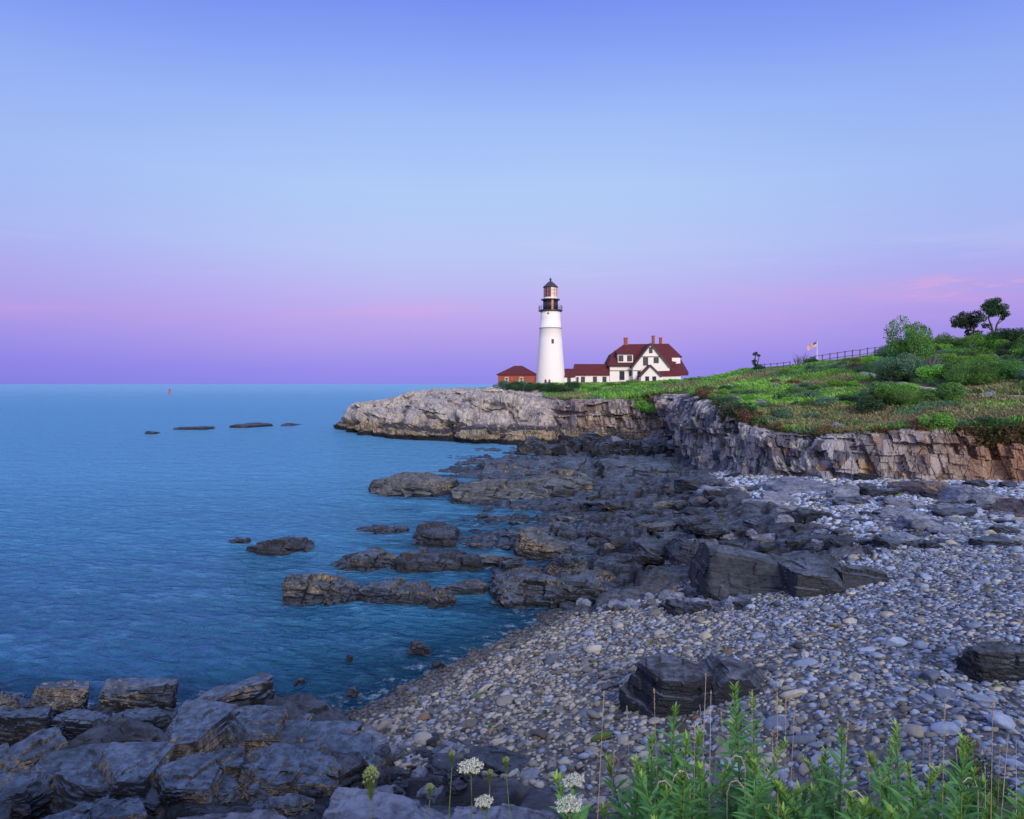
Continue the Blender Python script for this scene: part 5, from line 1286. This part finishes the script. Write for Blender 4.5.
# dry stalks
def stalk(px, py, Yv, h, label, seed, grey=False, head=.10, thick=.0014, group='dry stalks among the leafy plants'):
    r = random.Random(seed); x, y, zt = at(px, py, Yv); root = empty('dry_stalk', (x, y, zt-h), label, 'dry stalk', group)
    lx_, ly_ = r.gauss(0, .05), r.gauss(0, .04); sp = lambda t: (-lx_*h*(1-t)**1.0, -ly_*h*(1-t), h*t)
    m = M['straw_grey' if grey else 'straw']; MB().tube([sp(t) for t in np.linspace(0, 1, 7)], [thick*1.4-thick*.9*t for t in np.linspace(0, 1, 7)], 5).build('stem', m, root)
    rr = np.random.default_rng(seed); t = rr.uniform(1-head/h, 1, 70 if head > .03 else 12); C = np.stack([-lx_*h*(1-t), -ly_*h*(1-t), h*t], -1)+rr.normal(size=(len(t), 3))*.0014
    V, Fq = leaf_quads(C, .008, rr, 1.5, .4); link('seed_head', np_mesh('seed_head', V, Fq), m, root)
    return root
stalks = [(604,692,0),(627,706,0),(654,688,0),(695,722,0),(700,705,1),(706,674,1),(711,690,1),(721,710,0),(741,700,0),(752,690,0),(777,692,0),(786,698,0),(795,700,0),(773,730,0),(617,745,0),(614,752,0),(848,722,0),(897,722,0),(858,770,0),(880,770,0),(993,700,0),
          (924,736,0),(930,745,0),(1008,735,1),(1016,740,1),(968,735,0),(1000,745,0),(820,752,0),(906,762,0),(985,765,1),(945,700,0),(718,735,1),(834,760,0),(867,752,0),(956,748,1),(642,765,0),(765,760,0)]
for i, (a, b, g_) in enumerate(stalks):
    where = 'left of the black boulder' if a < 650 else 'in front of the black boulder' if a < 735 else 'right of the tallest plant' if a < 800 else 'by the pointed leafy plants' if a < 915 else 'beside the dark reddish shrub' if a < 975 else 'in the right corner'
    stalk(a, b, 2.7+(i*37 % 10)*.08, .62, ('grey bare dry stalk ' if g_ else 'straw coloured dry grass stalk ')+where+(', tall' if b < 705 else ', short' if b > 745 else ''), 500+i, bool(g_), .02 if g_ else .09, .0022 if g_ else .0014)
# curled dry leaves
for i, (a, b) in enumerate([(690,775),(655,785),(745,760),(727,785),(978,782),(846,795)]):
    x, y, z = at(a, b, 2.7); mb = MB(); pts = [(0, 0, -.25), (0, 0, -.03), (.015, 0, .012), (.04, 0, .018), (.062, 0, -.005), (.07, 0, -.035)]; sg = 1 if i % 2 else -1
    mb.tube([(p[0]*sg, p[1], p[2]) for p in pts], [.001, .0013, .0022, .0032, .003, .0006], 5)
    tag(mb.build('dry_grass_blade', M['straw_grey'], None, loc=(x, y, z)), 'curled pale dry grass blade '+['left of the tallest plant','low at the left of the clump','against the tallest plant','under the tallest plant','by the dark reddish shrub','in the low middle of the clump'][i], 'grass blade')
# queen anne's lace
def umbel(px, py, Yv, rad, label, seed, mat='flower', cup=0.0, stemh=.7, tilt=0.25):
    r = np.random.default_rng(seed); x, y, z = at(px, py, Yv); root = empty('white_umbel_flower' if mat == 'flower' else 'closed_umbel', (x, y, z-stemh), label, 'flower')
    dx = r.normal()*.05
    MB().tube([(dx, 0, -.2), (dx*.5, 0, stemh*.5), (0, 0, stemh-.035)], [.0028, .0022, .0016], 6).build('stem', M['stem'], root)
    V, Q = [], []; C = []
    mb = MB()
    n = 34
    for i in range(n):
        q = math.sqrt((i+.5)/n); a = i*2.39996
        if cup > 0: ex, ey, ez = rad*q*math.cos(a)*(1-.35*cup*0), rad*q*math.sin(a), cup*rad*1.6*(.35+.65*(1-q)**.4)
        else: ex, ey, ez = rad*q*math.cos(a), rad*q*math.sin(a), tilt*.3*rad*q*math.cos(a)-.004*q*q+.002*math.sin(i*3)
        mb.tube([(0, 0, stemh-.035), (ex*.6, ey*.6, stemh-.02+ez*.4), (ex, ey, stemh+ez)], [.0009, .0006, .0005], 3)
        m = 46; C.append(np.array([ex, ey, stemh+ez])+r.normal(size=(m, 3))*np.array([rad*.085, rad*.085, .002 if cup == 0 else rad*.1]))
    mb.build('rays', M['stem'], root)
    C = np.concatenate(C); V, Fq = leaf_quads(C, rad*.085, r, 1.2, .9); link('flower_head', np_mesh('flower_head', V, Fq), M[mat], root)
def ey_(q, a, rad): return rad*q*math.sin(a)*-1
umbel(471, 765, 2.4, .044, 'white lacy flower head on a thin stem above the flat slab', 1, tilt=.05)
umbel(484, 800, 2.3, .031, 'small white lacy flower right below the first one', 2, tilt=.1)
umbel(574, 779, 2.4, .038, 'tilted white lacy flower left of the leafy plants', 3, tilt=.5)
umbel(569, 803, 2.3, .045, 'large white lacy flower lowest at the left of the leafy plants', 4, tilt=.35)
umbel(452, 757, 2.5, .012, 'tiny closed green bud left of the lacy flower', 5, 'bud', 1.2)
umbel(506, 762, 2.5, .013, 'tiny pale bud right of the lacy flower', 6, 'bud', .8)
umbel(371, 790, 2.2, .026, 'closed pale green umbel standing alone at the left', 7, 'bud', 1.9)
umbel(430, 790, 2.5, .014, 'small closed bud low between the flowers', 8, 'bud', 1.0)
umbel(490, 775, 2.5, .012, 'small green bud under the pale bud', 9, 'bud', 1.0)

# ------------------------------------------------------------------ world, sun, camera
w = bpy.data.worlds.new('World'); scene.world = w; w.use_nodes = True
t = NT('', w); g = t.n('ShaderNodeTexCoord').outputs['Generated']; s = t.n('ShaderNodeSeparateXYZ'); t.set(s.inputs[0], g)
el = t.math('ARCTAN2', s.outputs[2], t.math('SQRT', t.math('ADD', t.math('MULTIPLY', s.outputs[0], s.outputs[0]), t.math('MULTIPLY', s.outputs[1], s.outputs[1]))))
az = t.math('ARCTAN2', s.outputs[0], s.outputs[1])
el_d = t.math('MULTIPLY', el, 180/math.pi)
# slow warp so that the colour bands are not ruled straight
ww = t.noise(t.scale(g, (1.5, 1.5, 5)), 1.0, 3)
e2 = t.math('ADD', el_d, t.math('MULTIPLY', t.math('SUBTRACT', ww, .5), 2.0))
fac = t.math('DIVIDE', t.math('ADD', e2, 2), 62, clamp=True)
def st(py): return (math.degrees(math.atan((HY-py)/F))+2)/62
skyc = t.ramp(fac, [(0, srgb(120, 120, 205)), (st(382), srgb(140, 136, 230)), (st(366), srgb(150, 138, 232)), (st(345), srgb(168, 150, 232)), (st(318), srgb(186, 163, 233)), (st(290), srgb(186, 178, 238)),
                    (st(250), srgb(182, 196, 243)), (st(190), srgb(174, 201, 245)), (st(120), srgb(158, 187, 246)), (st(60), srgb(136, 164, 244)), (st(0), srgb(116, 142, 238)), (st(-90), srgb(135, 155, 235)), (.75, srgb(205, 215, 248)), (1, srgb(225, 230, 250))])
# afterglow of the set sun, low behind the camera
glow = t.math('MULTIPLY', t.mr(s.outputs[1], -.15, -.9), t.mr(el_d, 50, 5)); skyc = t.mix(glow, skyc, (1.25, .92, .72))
# slightly deeper toward the sides
side = t.mr(t.math('ABSOLUTE', t.math('ADD', az, .02)), .12, .75, 0, .38)
skyc = t.mix(side, skyc, t.mix(1.0, skyc, srgb(190, 196, 244), 'MULTIPLY'))
# thin pink clouds low on the right, faint bands at centre
cn = t.noise(t.scale(g, (9, 9, 60)), 1.0, 5, .62); cn2 = t.noise(t.scale(g, (3, 3, 26)), 1.0, 4, .5)
band = t.math('MULTIPLY', t.mr(el_d, 5.6, 6.5), t.mr(el_d, 8.2, 7.2)); right = t.mr(az, .42, .60)
skyc = t.mix(t.math('MULTIPLY', t.math('MULTIPLY', band, right), t.mr(cn, .52, .62, 0, .5)), skyc, srgb(222, 168, 214))
b2 = t.math('MULTIPLY', t.mr(el_d, 3.5, 5.4), t.mr(el_d, 8.5, 6.2))
skyc = t.mix(t.math('MULTIPLY', b2, t.mr(cn2, .50, .68, 0, .22)), skyc, srgb(225, 160, 215))
b3 = t.math('MULTIPLY', t.mr(el_d, 7.5, 9.5), t.mr(el_d, 14, 10)); skyc = t.mix(t.math('MULTIPLY', b3, t.mr(cn2, .52, .68, 0, .22)), skyc, srgb(205, 205, 245))
nish = t.n('ShaderNodeTexSky', sky_type='NISHITA'); nish.sun_disc = False; nish.sun_elevation = R(9); nish.sun_rotation = R(195); nish.altitude = 10
tot = t.mix(.004, skyc, nish.outputs[0], 'ADD')
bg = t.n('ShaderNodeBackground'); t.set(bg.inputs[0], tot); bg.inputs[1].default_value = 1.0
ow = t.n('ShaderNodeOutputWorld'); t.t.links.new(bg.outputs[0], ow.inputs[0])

sun = bpy.data.lights.new('Sun', 'SUN'); sun.energy = 2.8; sun.angle = R(20); sun.color = (1.0, .88, .78)
so = link('Sun', sun); 
from mathutils import Vector
e_, a_ = R(21), R(20)     # light comes from behind the camera, slightly to the right
d = Vector((math.sin(a_)*math.cos(e_), -math.cos(a_)*math.cos(e_), math.sin(e_)))
so.rotation_euler = d.to_track_quat('Z', 'Y').to_euler(); so.location = (0, -20, 40)
nish.sun_elevation = e_; nish.sun_rotation = math.pi-a_

cam = bpy.data.cameras.new('Camera'); co = link('Camera', cam); co.location = (0, 0, H); co.rotation_euler = (R(90), 0, 0)
cam.sensor_width = 36; cam.lens = F/1024*36; cam.shift_y = -(409.5-HY)/1024; cam.clip_start = .05; cam.clip_end = 60000
scene.camera = co
scene.view_settings.view_transform = 'Standard'; scene.view_settings.look = 'None'; scene.view_settings.exposure = 0
scene.cycles.max_bounces = 6; scene.cycles.use_denoising = True
